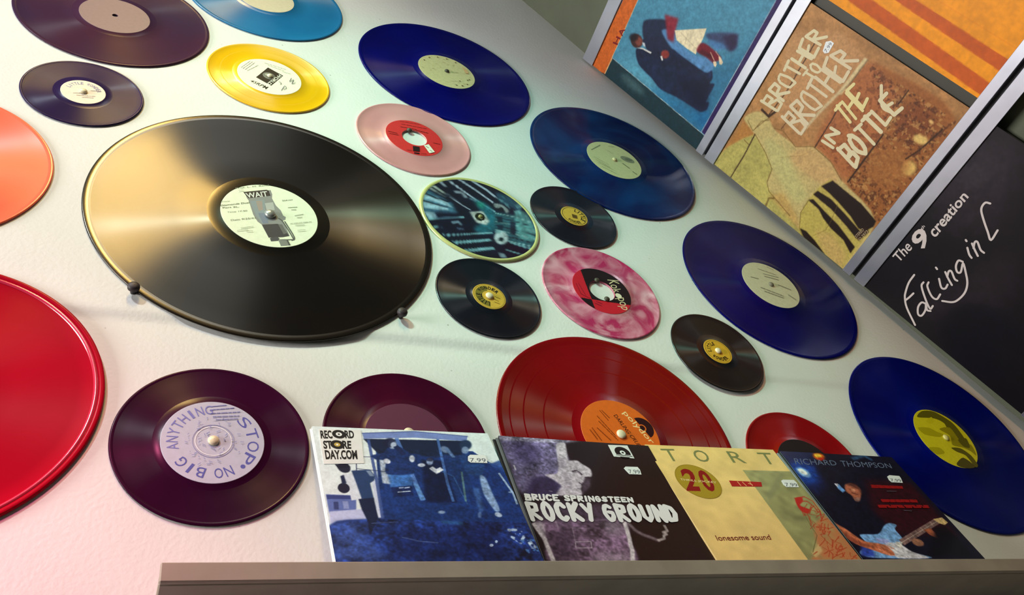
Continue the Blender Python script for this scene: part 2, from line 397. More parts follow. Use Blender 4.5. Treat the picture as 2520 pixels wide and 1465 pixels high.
# ------------------------------------------------------------------ the room shell
WALLY = 0.0026
SLOPE_A = math.radians(-60.2)
SD = np.array([math.cos(SLOPE_A), 0, math.sin(SLOPE_A)])            # down along the sloping side
SN = np.array([-0.8678, 0, -0.4970])                                 # its face, towards the room
SO = np.array([0.725, 0.0, Z0 + 1.4425])                             # on the corner, front of the rails
def wall_material():
    mt, nt, b = new_mat('white_wall')
    tc = nt.nodes.new('ShaderNodeTexCoord')
    n = nt.nodes.new('ShaderNodeTexNoise'); n.inputs['Scale'].default_value = 7; n.inputs['Detail'].default_value = 8
    nt.links.new(tc.outputs['Object'], n.inputs['Vector'])
    r = nt.nodes.new('ShaderNodeValToRGB'); e = r.color_ramp.elements
    e[0].position = 0.3; e[0].color = (0.70, 0.71, 0.68, 1); e[1].position = 0.7; e[1].color = (0.76, 0.77, 0.745, 1)
    nt.links.new(n.outputs['Fac'], r.inputs['Fac'])
    vo = nt.nodes.new('ShaderNodeTexVoronoi'); vo.inputs['Scale'].default_value = 24; vo.inputs['Randomness'].default_value = 1
    nt.links.new(tc.outputs['Object'], vo.inputs['Vector'])
    sp = nt.nodes.new('ShaderNodeValToRGB'); k = sp.color_ramp.elements
    k[0].position = 0.018; k[0].color = (1, 1, 1, 1); k[1].position = 0.034; k[1].color = (0, 0, 0, 1)
    nt.links.new(vo.outputs['Distance'], sp.inputs['Fac'])
    mx = nt.nodes.new('ShaderNodeMixRGB'); mx.inputs['Color2'].default_value = (0.25, 0.24, 0.22, 1)
    sc = nt.nodes.new('ShaderNodeMath'); sc.operation = 'MULTIPLY'; sc.inputs[1].default_value = 0.75
    nt.links.new(sp.outputs['Color'], sc.inputs[0]); nt.links.new(sc.outputs[0], mx.inputs['Fac'])
    nt.links.new(r.outputs['Color'], mx.inputs['Color1']); nt.links.new(mx.outputs['Color'], b.inputs['Base Color'])
    n2 = nt.nodes.new('ShaderNodeTexNoise'); n2.inputs['Scale'].default_value = 260; nt.links.new(tc.outputs['Object'], n2.inputs['Vector'])
    bp = nt.nodes.new('ShaderNodeBump'); bp.inputs['Strength'].default_value = 0.25; bp.inputs['Distance'].default_value = 0.001
    nt.links.new(n2.outputs['Fac'], bp.inputs['Height']); nt.links.new(bp.outputs['Normal'], b.inputs['Normal'])
    b.inputs['Roughness'].default_value = 0.75
    return mt
WALLMAT = wall_material()
def build_wall():
    # a lined wall with a slightly proud horizontal joint and a few soft creases
    X0, X1, H = -1.6, 2.3, 2.9
    xs = np.concatenate([[X0], np.linspace(-0.4, 1.4, 91), [X1]]); zs = np.concatenate([[0, 0.8], np.linspace(1.3, 2.6, 326), [H]])
    X, Zg = np.meshgrid(xs, zs); rs = np.random.RandomState(3)
    lin_z = Z0 + 0.655 + 0.004 * np.sin(X * 5)
    D = -0.0016 * np.exp(-((Zg - lin_z) / 0.006) ** 2) + 0.0022 / (1 + np.exp(-(Zg - lin_z) / 0.003)) * np.exp(-np.abs(Zg - lin_z) / 0.03)
    D += 0.0008 * np.sin(X * 23 + 3 * Zg) * np.exp(-((Zg - lin_z) / 0.05) ** 2)
    D = np.clip(D, -0.0016, 0.004)
    below = np.clip((lin_z - Zg) / 0.016, 0, 1); below = below * below * (3 - 2 * below); D = 0.0036 * below * np.exp(-np.maximum(lin_z - 0.016 - Zg, 0) / 0.06) * (0.65 + 0.35 * np.sin(X * 3.1 + 0.6)) + 0.0005 * np.sin(X * 17 + 9 * Zg) * np.exp(-((Zg - lin_z) / 0.06) ** 2)
    v = np.stack([X.ravel(), (WALLY + np.maximum(D, 0)).ravel(), Zg.ravel()], 1); k = len(xs)
    i = (np.arange(len(zs) - 1)[:, None] * k + np.arange(k - 1)[None]).ravel()
    f = [tuple(q) for q in np.stack([i, i + 1, i + k + 1, i + k], 1).tolist()]
    o = mesh_obj('wall_back', v.tolist(), f, WALLMAT, smooth=True); return structure(o)
build_wall()
v, f = box_vf(-1.6, 2.3, -3.2, 0.1, -0.1, 0.0)
structure(mesh_obj('floor', v, f, plain('floor_lino', (120, 112, 100), 0.5, 0, 0.2, 5)))

# sloping side: local frame u = out from the wall, v = up along the slope, n = to the room
rot = math.radians(1.1)
U0 = np.array([0, -1.0, 0]); V0 = -SD
SU = math.cos(rot) * U0 + math.sin(rot) * V0; SV = -math.sin(rot) * U0 + math.cos(rot) * V0
SLOPE = Plane(SO, SU, SV)
if SLOPE.n @ SN < 0: raise RuntimeError('slope frame')
def slope_plane(off): return Plane(SO + SLOPE.n * off, SU, SV)
SM = SLOPE.matrix()
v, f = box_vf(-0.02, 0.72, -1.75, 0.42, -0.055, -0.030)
structure(mesh_obj('wall_right', v, f, plain('shade_toned_board', (92, 98, 80), 0.8, 0, 0.1, 12), matrix=SM))  # board colour darkened to stand in for the shade in this corner
RAIL = plain('brushed_aluminium', (182, 186, 198), 0.30, 0.85, 0.05, 30)
def rail(v_top, v_bot, label, single=False, g=0, hw=0.003):
    """channel rail: front flanges with a groove between them, web and back plate"""
    L = 0.72; t = 0.0016; 
    r = empty('display_rail', SM @ Matrix.Translation((0, v_bot, 0))); h = v_top - v_bot; gg = g - v_bot
    def part(name, y0, y1, z0, z1, bev=0.0004):
        vv, ff = box_vf(0.0005, L, y0, y1, z0, z1, bev); return mesh_obj(name, vv, ff, RAIL, r)
    if single:
        part('front_flange', 0, h, -t, 0); part('top_web', h - t, h, -0.030, -t); return tag(r, label, 'rail', 'aluminium rails on the sloping side')
    part('upper_flange', gg + hw, h, -t, 0); part('lower_flange', 0, gg - hw, -t, 0)
    part('web', gg + hw, gg + hw + 0.0016, -0.030, -t); part('web', gg - hw - 0.0016, gg - hw, -0.030, -t)
    vv, ff = box_vf(0.0005, L, gg - hw, gg + hw, -0.030, -0.012); mesh_obj('groove', vv, ff, plain('dark_groove', (22, 22, 24), 0.6), r)
    return tag(r, label, 'rail', 'aluminium rails on the sloping side')
rail(0.008, -0.019, 'topmost aluminium rail above the blue photo sleeve with two suited men', True)
rail(-0.3000, -0.3435, 'aluminium rail between the blue photo sleeve and the brick wall sleeve', g=-0.3187)
rail(-0.637, -0.681, 'aluminium rail between the brick wall sleeve and the black script sleeve', g=-0.6565, hw=0.004)
rail(-0.974, -1.018, 'lowest aluminium rail under the black script sleeve', g=-0.993)

# ------------------------------------------------------------------ records
WALLP = Plane((0, 0, Z0), (1, 0, 0), (0, 0, 1))
IN = 0.0254
CREAM = plain('cream_plastic', (226, 214, 180), 0.35)
def pin(x, z, label, r=0.0042, mat=None, depth=0.004, base=0.0):
    M = Matrix.Translation((x, -base, z)) @ Matrix.Rotation(math.pi / 2, 4, 'X')
    o = empty('push_pin', M)
    prof = [(0.0002, depth)] + [(r * math.sin(math.radians(a)), depth * 0.35 + depth * 0.65 * math.cos(math.radians(a))) for a in (18, 36, 54, 72, 90)] + [(r * 0.96, 0.0006), (r * 0.5, 0.0003), (0.0002, 0.0003)]
    vv, ff = lathe_vf(prof, 24, False); mesh_obj('head', vv, ff, mat or CREAM, o, True)
    vv, ff = lathe_vf([(0.0007, 0.0006), (0.0007, -WALLY - base + 0.0002)], 8, False); mesh_obj('shank', vv, ff, plain('steel', (150, 150, 150), 0.3, 0.9), o)
    return tag(o, label, 'pin', 'pins holding the records')
def record(x, z, R, rlab, hole, vin, labmat, label, ink=None, tilt=0.0, group='records on the white wall', bead=0.0006, labz=0.0):
    """disc with rim bead, groove field, run-out step, paper label and centre hole"""
    o = empty('vinyl_record', Matrix.Translation((x, 0, z)) @ Matrix.Rotation(math.pi / 2, 4, 'X'))
    b = -0.0022; t = 0.0
    prof = [(hole, b), (hole, t - 0.0001), (hole + 0.0004, t), (rlab, t), (rlab + 0.0006, t - 0.0004), (rlab * 1.0 + 0.07 * R, t - 0.0004), (rlab + 0.07 * R + 0.0006, t - 0.0006)]
    for k in (0.55, 0.7, 0.85):
        if R * k > rlab + 0.1 * R: prof.append((R * k, t - 0.0006))
    prof += [(R * 0.955, t - 0.0006), (R * 0.965, t - 0.0006 + bead * 0.5), (R - 0.0014, t - 0.0006 + bead), (R - 0.0005, t - 0.0007 + bead * 0.7), (R, t - 0.0011), (R - 0.0004, b + 0.0004), (R - 0.001, b)]
    vv, ff = lathe_vf(prof, 144); d = mesh_obj('disc', vv, ff, vin, o, True)
    if labmat is not None:
        vv, ff = lathe_vf([(hole + 0.0002, t + 0.00002), (hole + 0.0002, t + 0.00022), (rlab - 0.0003, t + 0.00022), (rlab, t + 0.00002)], 80, False)
        lb = mesh_obj('paper_label', vv, ff, labmat, o)
        if ink is not None:
            k = Ink(Plane((x, 0, z), (1, 0, 0), (0, 0, 1)), 0.00024); ink(k); k.build('label_print', lb)
    return tag(o, label, 'record', group)
def paper(name, rgb, noise=0.05, scale=180, rough=0.55): return plain('label_' + name, rgb, rough, 0, noise, scale)
def textlines(k, z, lines, rgb, rnd=1, w=0.0006):
    """rows of small print as short dashes: each row from one point to another"""
    rr = random.Random(rnd)
    for a, b in lines:
        a = k.pl.uv(*zp(z, [a])[0]); b = k.pl.uv(*zp(z, [b])[0]); t = 0
        while t < 1:
            l = rr.uniform(0.08, 0.22); e = min(1, t + l); k.strokes([[a + (b - a) * t, a + (b - a) * e]], w, rgb); t = e + 0.05

BLK = (16, 14, 14)
# -- small dark shellac discs
def ink_A(k):
    c = (0, 0); k.arc('LITTLE WONDER', c, 0.0185, 0.0055, 165, 15, (120, 130, 170), 0.02)
    textlines(k, 'A', [((440, 620), (500, 622)), ((600, 600), (680, 606)), ((470, 640), (640, 652)), ((520, 660), (620, 664))], (150, 130, 130), 3, 0.0007)
record(-0.108, Z0 + 1.0162, 2.75 * IN, 0.0255, 0.0035, vinyl('shellac_violet', (44, 30, 72), (36, 24, 62), 0.33, 0.8, spec=0.10, tint=(0.8, 0.8, 1.0), R=2.75 * IN, rlab=0.029), paper('cream', (226, 214, 198)), 'small violet-black record with a cream label, beside the big microphone record', ink_A)
pin(-0.108, Z0 + 1.0162, 'cream pin in the small violet-black record', 0.0048)
def ink_I(k):
    y = (186, 150, 62); d = (34, 26, 12); k.disc((0, 0), 0.0195, d, 0.0187)
    k.arc('LITTLE', (0, 0), 0.0145, 0.007, 75, -40, d, 0.03); k.arc('WONDER', (0, 0), 0.0145, 0.006, 215, 300, d, 0.03, out=False)
    k.poly([(-0.004, -0.005), (0.004, -0.006), (0.005, 0.002), (-0.003, 0.004)], (90, 66, 24))
GOLD = paper('gold', (206, 164, 56), 0.08)
SH = vinyl('shellac_black', (20, 22, 28), (13, 14, 19), 0.36, 0.8, R=2.75 * IN, rlab=0.026)
SH2 = vinyl('shellac_blueblack', (18, 26, 36), (11, 16, 24), 0.33, 0.82, R=2.75 * IN, rlab=0.026)
record(0.5592, Z0 + 0.9307, 2.75 * IN, 0.0215, 0.0032, SH2, GOLD, 'small black record with a gold label, touching the streaky translucent blue record', ink_I)
def ink_J(k):
    d = (30, 26, 14); k.disc((0, 0), 0.0208, (150, 120, 40), 0.0200)
    k.disc((0, 0), 0.0185, (120, 108, 40), 0.0095, 40, 95, 265); k.arc('WONDER', (0, 0), 0.0150, 0.0056, 150, 28, d, 0.04); k.arc('LITTLE', (0, 0), 0.0135, 0.007, 265, 165, d, 0.03)
    textlines(k, 'J', [((1060, 700), (1150, 740)), ((1040, 740), (1130, 780)), ((1060, 790), (1140, 820))], (120, 92, 20), 4, 0.0006)
record(0.3855, Z0 + 0.7341, 2.75 * IN, 0.0220, 0.0032, SH2, GOLD, 'small black record with a gold label, under the blue-black picture disc', ink_J)
pin(0.3855, Z0 + 0.7341, 'cream pin in the small black record under the picture disc', 0.0052)
def ink_M(k):
    d = (34, 24, 12); k.disc((0, 0), 0.0195, (150, 112, 36), 0.0188)
    k.arc('LITTLE', (0, 0), 0.0135, 0.006, 190, 90, d, 0.03); k.arc('WONDER', (0, 0), 0.0140, 0.006, 215, 320, d, 0.04, out=False)
record(0.7085, Z0 + 0.6812, 2.75 * IN, 0.0215, 0.0032, SH, paper('gold2', (214, 164, 40), 0.08), 'small black record with a gold label, right of the large red record', ink_M)
pin(0.7085, Z0 + 0.6812, 'cream pin in the small black record right of the large red record', 0.0048)
# -- seven inch singles
R7 = 3.44 * IN
def ink_C(k):
    k.zpoly('C', [(730, 390), (868, 465), (760, 555), (622, 478)], BLK)
    c = k.pl.uv(*zp('C', [(738, 465)])[0]); k.disc(c, 0.0088, (120, 118, 110)); k.disc(c + np.array([0.001, 0.001]), 0.0062, (84, 82, 78)); k.disc(c + np.array([-0.002, 0.002]), 0.0034, (168, 164, 150))
    k.ztext('C', 'WORLD', [(838, 444), (718, 536), (748, 550), (858, 470)], (235, 232, 220), 0.02)
    k.ztext('C', '45RPM', [(563, 512), (712, 588), (738, 566), (590, 503)], BLK, 0.01)
    textlines(k, 'C', [((490, 390), (570, 332)), ((505, 400), (590, 340)), ((525, 410), (610, 348)), ((545, 420), (640, 372)), ((700, 350), (890, 410)), ((730, 372), (880, 425)), ((860, 430), (930, 450))], (110, 106, 98), 5, 0.0006)
    k.zstrokes('C', [[(940, 490), (925, 520), (960, 505), (945, 540), (975, 530)], [(850, 600), (880, 560), (895, 580), (870, 590)], [(830, 520), (850, 535), (840, 545)]], 0.0008, (90, 92, 96))
record(0.1202, Z0 + 1.1432, R7, 0.0455, 0.0036, vinyl('yellow_vinyl', (246, 192, 6), (236, 178, 2), 0.26, 0.75, spec=0.8, R=R7, rlab=0.046, gap=(0.78,)), paper('white', (236, 232, 214)), 'transparent yellow single with a white label and black globe square', ink_C)
pin(0.1202, Z0 + 1.1432, 'cream pin in the yellow single', 0.0040)
def ink_E(k):
    textlines(k, 'E', [((455, 875), (640, 905)), ((470, 900), (700, 945)), ((460, 925), (600, 950)), ((600, 955), (710, 985)), ((350, 965), (430, 985)), ((360, 985), (440, 1000)), ((755, 1070), (815, 1085))], (84, 8, 14), 6, 0.0009)
    k.cut(True); k.zpoly('E', [(570, 1100), (630, 1108), (632, 1150), (572, 1145)], (30, 10, 18)); k.zpoly('E', [(580, 1156), (630, 1162), (630, 1172), (582, 1166)], (30, 10, 18))
    k.cut(True); k.zpoly('E', [(668, 1095), (712, 1085), (768, 1155), (720, 1166)], (232, 228, 210)); k.zstrokes('E', [[(690, 1105), (712, 1118)], [(725, 1140), (745, 1150)]], 0.0012, (60, 50, 50))
    k.cut(True); textlines(k, 'E', [((520, 1135), (560, 1142)), ((645, 1168), (690, 1172))], (84, 8, 14), 2, 0.0008)
record(0.3284, Z0 + 1.0567, R7, 0.0435, 0.0190, vinyl('pink_vinyl', (222, 158, 158), (206, 140, 142), 0.24, 0.7, spec=0.9, R=R7, rlab=0.044), paper('red', (206, 26, 30)), 'solid pale pink single with a red label and wide centre hole', ink_E)
pin(0.3222, Z0 + 1.0725, 'dark pin at the top of the pale pink single\'s hole', 0.0042, plain('dark_pin', (62, 58, 44), 0.5))
def ink_K(k):
    l1 = [k.pl.uv(*q) for q in zp('K2', [(265, 205), (625, 1165)])]; l2 = [k.pl.uv(*q) for q in zp('K2', [(270, 905), (1510, 1100)])]
    def side(l, p): d = l[1] - l[0]; return d[0] * (p[1] - l[0][1]) - d[1] * (p[0] - l[0][0]) > 0
    n, mr = 180, 34; rr = np.linspace(0.0192, 0.0433, mr); bk = ([], []); zc = k.up()
    for i in range(n):                                          # red and black quarters
        for j in range(mr - 1):
            c4 = [np.array([r * math.cos(t), r * math.sin(t)]) for r, t in ((rr[j], i), (rr[j + 1], i), (rr[j + 1], i + 1), (rr[j], i + 1)) for t in [2 * math.pi * t / n]]
            ce = sum(c4) / 4; q = bk[0] if side(l1, ce) == side(l2, ce) else bk[1]; q.append(c4)
    for q, cc in ((bk[0], (22, 14, 20)), (bk[1], (196, 30, 46))):
        k.add([tuple(p) for c4 in q for p in c4], [tuple(range(4 * i, 4 * i + 4)) for i in range(len(q))], cc)
    e = (214, 200, 160); k.ztext('K2', 'Kok', [(915, 475), (1085, 800), (1255, 770), (1190, 500)], e, 0.0); k.ztext('K2', 'pop', [(1100, 930), (1190, 1175), (1425, 1225), (1310, 905)], e, 0.0)
    k.disc(k.pl.uv(*zp('K2', [(1190, 865)])[0]), 0.0048, (226, 220, 190))
    textlines(k, 'K', [((480, 900), (520, 985)), ((500, 900), (560, 1000)), ((520, 990), (600, 1030)), ((650, 1055), (700, 1075)), ((640, 1070), (700, 1095))], (110, 14, 40), 9, 0.0007)
record(0.5578, Z0 + 0.7727, R7, 0.0435, 0.0190, vinyl('marbled_pink', (178, 44, 92), (226, 168, 184), 0.34, 0.6, scale=22, R=R7, rlab=0.044, dist=1.6, lo=0.38, hi=0.72), paper('redblack', (196, 38, 62)), 'marbled pink and white single with a red and black label', ink_K)
pin(0.5552, Z0 + 0.7915, 'upper dark pin in the hole of the marbled pink single', 0.0040, MATS['dark_pin'])
pin(0.5600, Z0 + 0.7562, 'lower dark pin in the hole of the marbled pink single', 0.0040, MATS['dark_pin'])
def ink_Q(k):
    c = (88, 92, 168); L = (120, 122, 190)
    k.arc('STOP', (0, 0), 0.0355, 0.0105, 52, -42, c, 0.0); k.disc((0.0265, -0.0265), 0.0022, c)
    k.arc('NO', (0, 0), 0.0350, 0.0105, -58, -88, c, 0.0); k.arc('BIG', (0, 0), 0.0355, 0.0105, 262, 215, c, 0.0); k.arc('ANYTHING', (0, 0), 0.0355, 0.0100, 200, 92, L, 0.0)
    k.disc((0, 0), 0.0185, (150, 152, 190), 0.0178); k.disc((0, 0), 0.0165, (226, 228, 236), 0.0155)
    textlines(k, 'Q', [((935, 655), (1010, 648)), ((930, 672), (1050, 662)), ((935, 690), (1080, 682)), ((945, 706), (1075, 702)), ((960, 722), (1070, 716))], (120, 122, 180), 8, 0.0009)
    rr = random.Random(5)
    for i in range(60):
        a = rr.uniform(0, 6.28); r = rr.uniform(0.006, 0.027); p = np.array([math.cos(a), math.sin(a)]) * r; k.strokes([[p, p + np.array([rr.uniform(-.003, .003), rr.uniform(-.002, .002)])]], 0.0006, (132, 136, 186))
PUR = vinyl('purple_vinyl', (56, 10, 42), (44, 6, 36), 0.42, 0.5, spec=0.12, R=R7, rlab=0.046, scale=5)
record(0.0665, Z0 + 0.4946, R7, 0.0455, 0.0036, PUR, paper('silver', (184, 186, 206), 0.04), 'dark purple single with a silver-lilac hand-lettered label', ink_Q)
pin(0.0665, Z0 + 0.4946, 'cream pin in the silver-lilac label of the dark purple single', 0.0052)
record(0.2542, Z0 + 0.5081, R7, 0.0455, 0.0120, vinyl('purple_vinyl_deep', (70, 12, 36), (50, 6, 34), 0.40, 0.5, spec=0.12, R=R7, rlab=0.046, scale=9), paper('plum', (92, 34, 66), 0.05), 'dark purple single with a plum label, half hidden by the blue band photo sleeve', None)
pin(0.2542, Z0 + 0.5145, 'cream pin above the blue band photo sleeve', 0.0056, base=0.002)
record(0.7648, Z0 + 0.4956, R7, 0.0440, 0.0036, vinyl('red_vinyl_small', (150, 4, 10), (132, 2, 8), 0.34, 0.7, R=R7, rlab=0.044), paper('black', (28, 18, 22), 0.1), 'small red single with a black label behind the dark guitarist sleeve', None)
# -- ten inch discs cut by the picture edge
R10 = 5 * IN
record(-0.0936, Z0 + 1.2208, R10, 0.046, 0.0036, vinyl('plum_vinyl', (56, 40, 66), (70, 36, 54), 0.42, 0.5, spec=0.04, R=R10, rlab=0.046, scale=6), paper('plum2', (120, 96, 104)), 'dusky purple ten-inch record at the upper left', None)
record(-0.2432, Z0 + 0.8406, R10, 0.046, 0.0036, vinyl('orange_vinyl', (250, 116, 86), (244, 104, 76), 0.36, 0.5, spec=0.2, R=R10, rlab=0.046), paper('tan', (220, 190, 150)), 'coral orange record cut off at the left edge', None)
record(0.115, Z0 + 1.385, R10, 0.046, 0.0036, vinyl('skyblue_vinyl', (34, 120, 170), (28, 104, 156), 0.36, 0.5, spec=0.2, R=R10, rlab=0.046), paper('tan2', (210, 200, 170)), 'sky blue record cut off at the top edge', None)
# -- twelve inch discs
R12 = 5.95 * IN
def speck(n, rgb, seed, r0=0.008, r1=0.046, w=0.0008):
    def go(k):
        rr = random.Random(seed)
        for i in range(n):
            a = rr.uniform(0, 6.28); r = rr.uniform(r0, r1); p = np.array([math.cos(a), math.sin(a)]) * r; k.strokes([[p, p + np.array([rr.uniform(.001, .005), rr.uniform(-.001, .001)])]], w, rgb)
    return go
def ink_D(k):
    speck(34, (178, 160, 112), 1)(k); t = (126, 104, 62)
    for aa in (150, 128, 104, 82, 60, 300, 318): k.disc((0.043 * math.cos(math.radians(aa)), 0.043 * math.sin(math.radians(aa))), 0.0016, t, n=8)
    for q in ((1060, 505), (1015, 555), (960, 548), (990, 512), (1075, 500)): k.zstrokes('E', [[(q[0], q[1]), (q[0] + 8, q[1] + 4)]], 0.0018, (90, 84, 52))
    k.zpoly('E', [(1010, 385), (1060, 415), (1075, 450), (1045, 445)], (212, 168, 120))
BLUE = lambda n, a, b, s=7: vinyl(n, a, b, 0.30, 0.82, spec=0.14, R=R12, rlab=0.05, scale=s)
record(0.4126, Z0 + 1.2759, R12, 0.0500, 0.0036, BLUE('navy_vinyl', (0, 6, 104), (0, 2, 84)), paper('tan3', (206, 192, 142), 0.08), 'navy blue twelve-inch record with a tan label, above the pale pink single', ink_D)
pin(0.4126, Z0 + 1.2759, 'dark pin in the tan label of the navy record', 0.0040, MATS['dark_pin'])
def ink_F(k):
    g = (132, 134, 100); textlines(k, 'F', [((804, 590), (900, 540))], g, 3, 0.0022)
    e = k.pl.uv(*zp('F', [(1208, 702)])[0])
    k.poly([(e[0] + 0.0125 * math.cos(t) - 0.003 * math.sin(t), e[1] + 0.0085 * math.sin(t)) for t in np.linspace(0, 6.1, 24)], (136, 138, 112)); k.poly([(e[0] + 0.002 + 0.007 * math.cos(t), e[1] + 0.004 * math.sin(t)) for t in np.linspace(0, 6.1, 18)], (112, 114, 94))
    textlines(k, 'F', [((1155, 745), (1230, 800)), ((1270, 840), (1310, 868))], g, 5, 0.0024)
    textlines(k, 'F', [((830, 670), (1000, 760)), ((850, 700), (1010, 790)), ((880, 735), (1050, 820)), ((920, 780), (1080, 860)), ((990, 550), (1060, 560)), ((980, 600), (1040, 640))], (158, 158, 118), 12, 0.0008)
record(0.6832, Z0 + 1.1056, R12, 0.0500, 0.0036, vinyl('streaky_blue', (4, 18, 72), (10, 62, 118), 0.30, 0.75, spec=0.16, R=R12, rlab=0.05, scale=9, dist=0.9, lo=0.42, hi=0.75), paper('straw', (206, 200, 148), 0.05), 'streaky translucent blue twelve-inch record with a straw label', ink_F)
pin(0.6832, Z0 + 1.1056, 'straw pin in the streaky blue record', 0.0042, plain('straw_pin', (196, 190, 140), 0.4))
def ink_L(k):
    for i, (a, b) in enumerate([((870, 415), (920, 440)), ((800, 430), (940, 480)), ((840, 470), (960, 500)), ((740, 495), (800, 510)), ((850, 490), (960, 520)), ((960, 560), (1060, 600)), ((820, 580), (1000, 650)), ((850, 610), (1000, 665)), ((1040, 640), (1100, 680))]): textlines(k, 'L', [(a, b)], (140, 136, 118), i, 0.0015)
record(0.8769, Z0 + 0.8389, R12, 0.0500, 0.0036, BLUE('royal_vinyl', (0, 6, 98), (0, 2, 78)), paper('cream3', (206, 202, 172), 0.06), 'navy blue twelve-inch record with a cream label, below the rail of the brick wall sleeve', ink_L)
pin(0.8769, Z0 + 0.8389, 'grey pin in the navy record below the brick wall sleeve', 0.0044, plain('grey_pin', (120, 116, 100), 0.5))
def ink_N(k):
    c = k.pl.uv(*zp('N', [(1498, 1000)])[0]); a = math.degrees(math.atan2(*(k.pl.uv(*zp('N', [(1560, 1060)])[0]) - k.pl.uv(*zp('N', [(1430, 910)])[0]))[::-1]))
    k.disc(c, 0.0150, (42, 14, 22), 0.0052, 24, a, a + 180); k.disc(c, 0.0036, (42, 14, 22))
    k.ztext('N', 'polydor', [(1295, 862), (1570, 1160), (1625, 1140), (1345, 832)], (250, 214, 150), 0.01)
    k.ztext('N', 'DARLING CRUEL', [(1218, 880), (1470, 1200), (1510, 1200), (1250, 868)], (52, 20, 14), 0.005)
    textlines(k, 'N', [((1085, 830), (1170, 930)), ((1105, 830), (1180, 905)), ((1060, 885), (1240, 1080)), ((1075, 935), (1260, 1120)), ((1060, 1000), (1190, 1120)), ((1010, 1000), (1100, 1120)), ((990, 1020), (1060, 1110))], (140, 56, 12), 14, 0.0010)
record(0.5085, Z0 + 0.5302, R12, 0.0500, 0.0036, vinyl('red_vinyl', (132, 0, 8), (118, 0, 6), 0.32, 0.8, spec=0.4, R=R12, rlab=0.05, gap=(0.62, 0.78, 0.89)), paper('orange', (226, 104, 20), 0.06), 'large red twelve-inch record with an orange label, behind the row of small sleeves', ink_N)
pin(0.5085, Z0 + 0.5302, 'cream pin in the orange label of the large red record', 0.0060)
def ink_P(k):
    d = (96, 90, 12); m = (150, 140, 6); z = 'R'
    def blot(zz, pts, c): k.poly(loop([k.pl.uv(*q) for q in zp(zz, pts)]), c)
    blot(z, [(1395, 510), (1430, 465), (1520, 470), (1640, 540), (1700, 600), (1760, 690), (1720, 690), (1640, 650), (1600, 560), (1520, 520)], d)
    blot(z, [(1560, 600), (1640, 590), (1720, 690), (1800, 720), (1840, 800), (1800, 770), (1740, 740), (1660, 720), (1640, 650)], m)
    blot(z, [(1650, 740), (1720, 745), (1800, 800), (1850, 870), (1830, 885), (1760, 800), (1690, 770)], d)
    blot(z, [(1690, 860), (1740, 815), (1830, 880), (1790, 895), (1720, 885)], (84, 76, 20)); blot(z, [(1460, 540), (1500, 510), (1520, 545), (1490, 560)], (206, 196, 20))
    blot(z, [(1400, 590), (1480, 590), (1540, 620), (1590, 640), (1560, 660), (1450, 640)], (176, 166, 8)); blot(z, [(1480, 740), (1560, 740), (1600, 780), (1540, 790)], (176, 166, 8))
    blot(z, [(1700, 680), (1760, 670), (1790, 740), (1740, 730)], d)
record(1.0427, Z0 + 0.5588, R12, 0.0500, 0.0036, BLUE('cobalt_vinyl', (0, 14, 112), (0, 6, 90)), paper('lemon', (214, 204, 10), 0.06), 'cobalt blue twelve-inch record with a yellow label at the right edge', ink_P)
pin(1.0427, Z0 + 0.5588, 'cream pin in the yellow label of the cobalt record', 0.0048, plain('lemon_pin', (206, 200, 120), 0.4))
record(-0.1802, Z0 + 0.5346, R12, 0.0500, 0.0036, vinyl('crimson_vinyl', (168, 8, 34), (156, 6, 30), 0.42, 0.5, spec=0.03, R=R12, rlab=0.05), paper('tan4', (210, 180, 150)), 'glossy crimson twelve-inch record with a raised rim at the left edge', None, bead=0.0024)
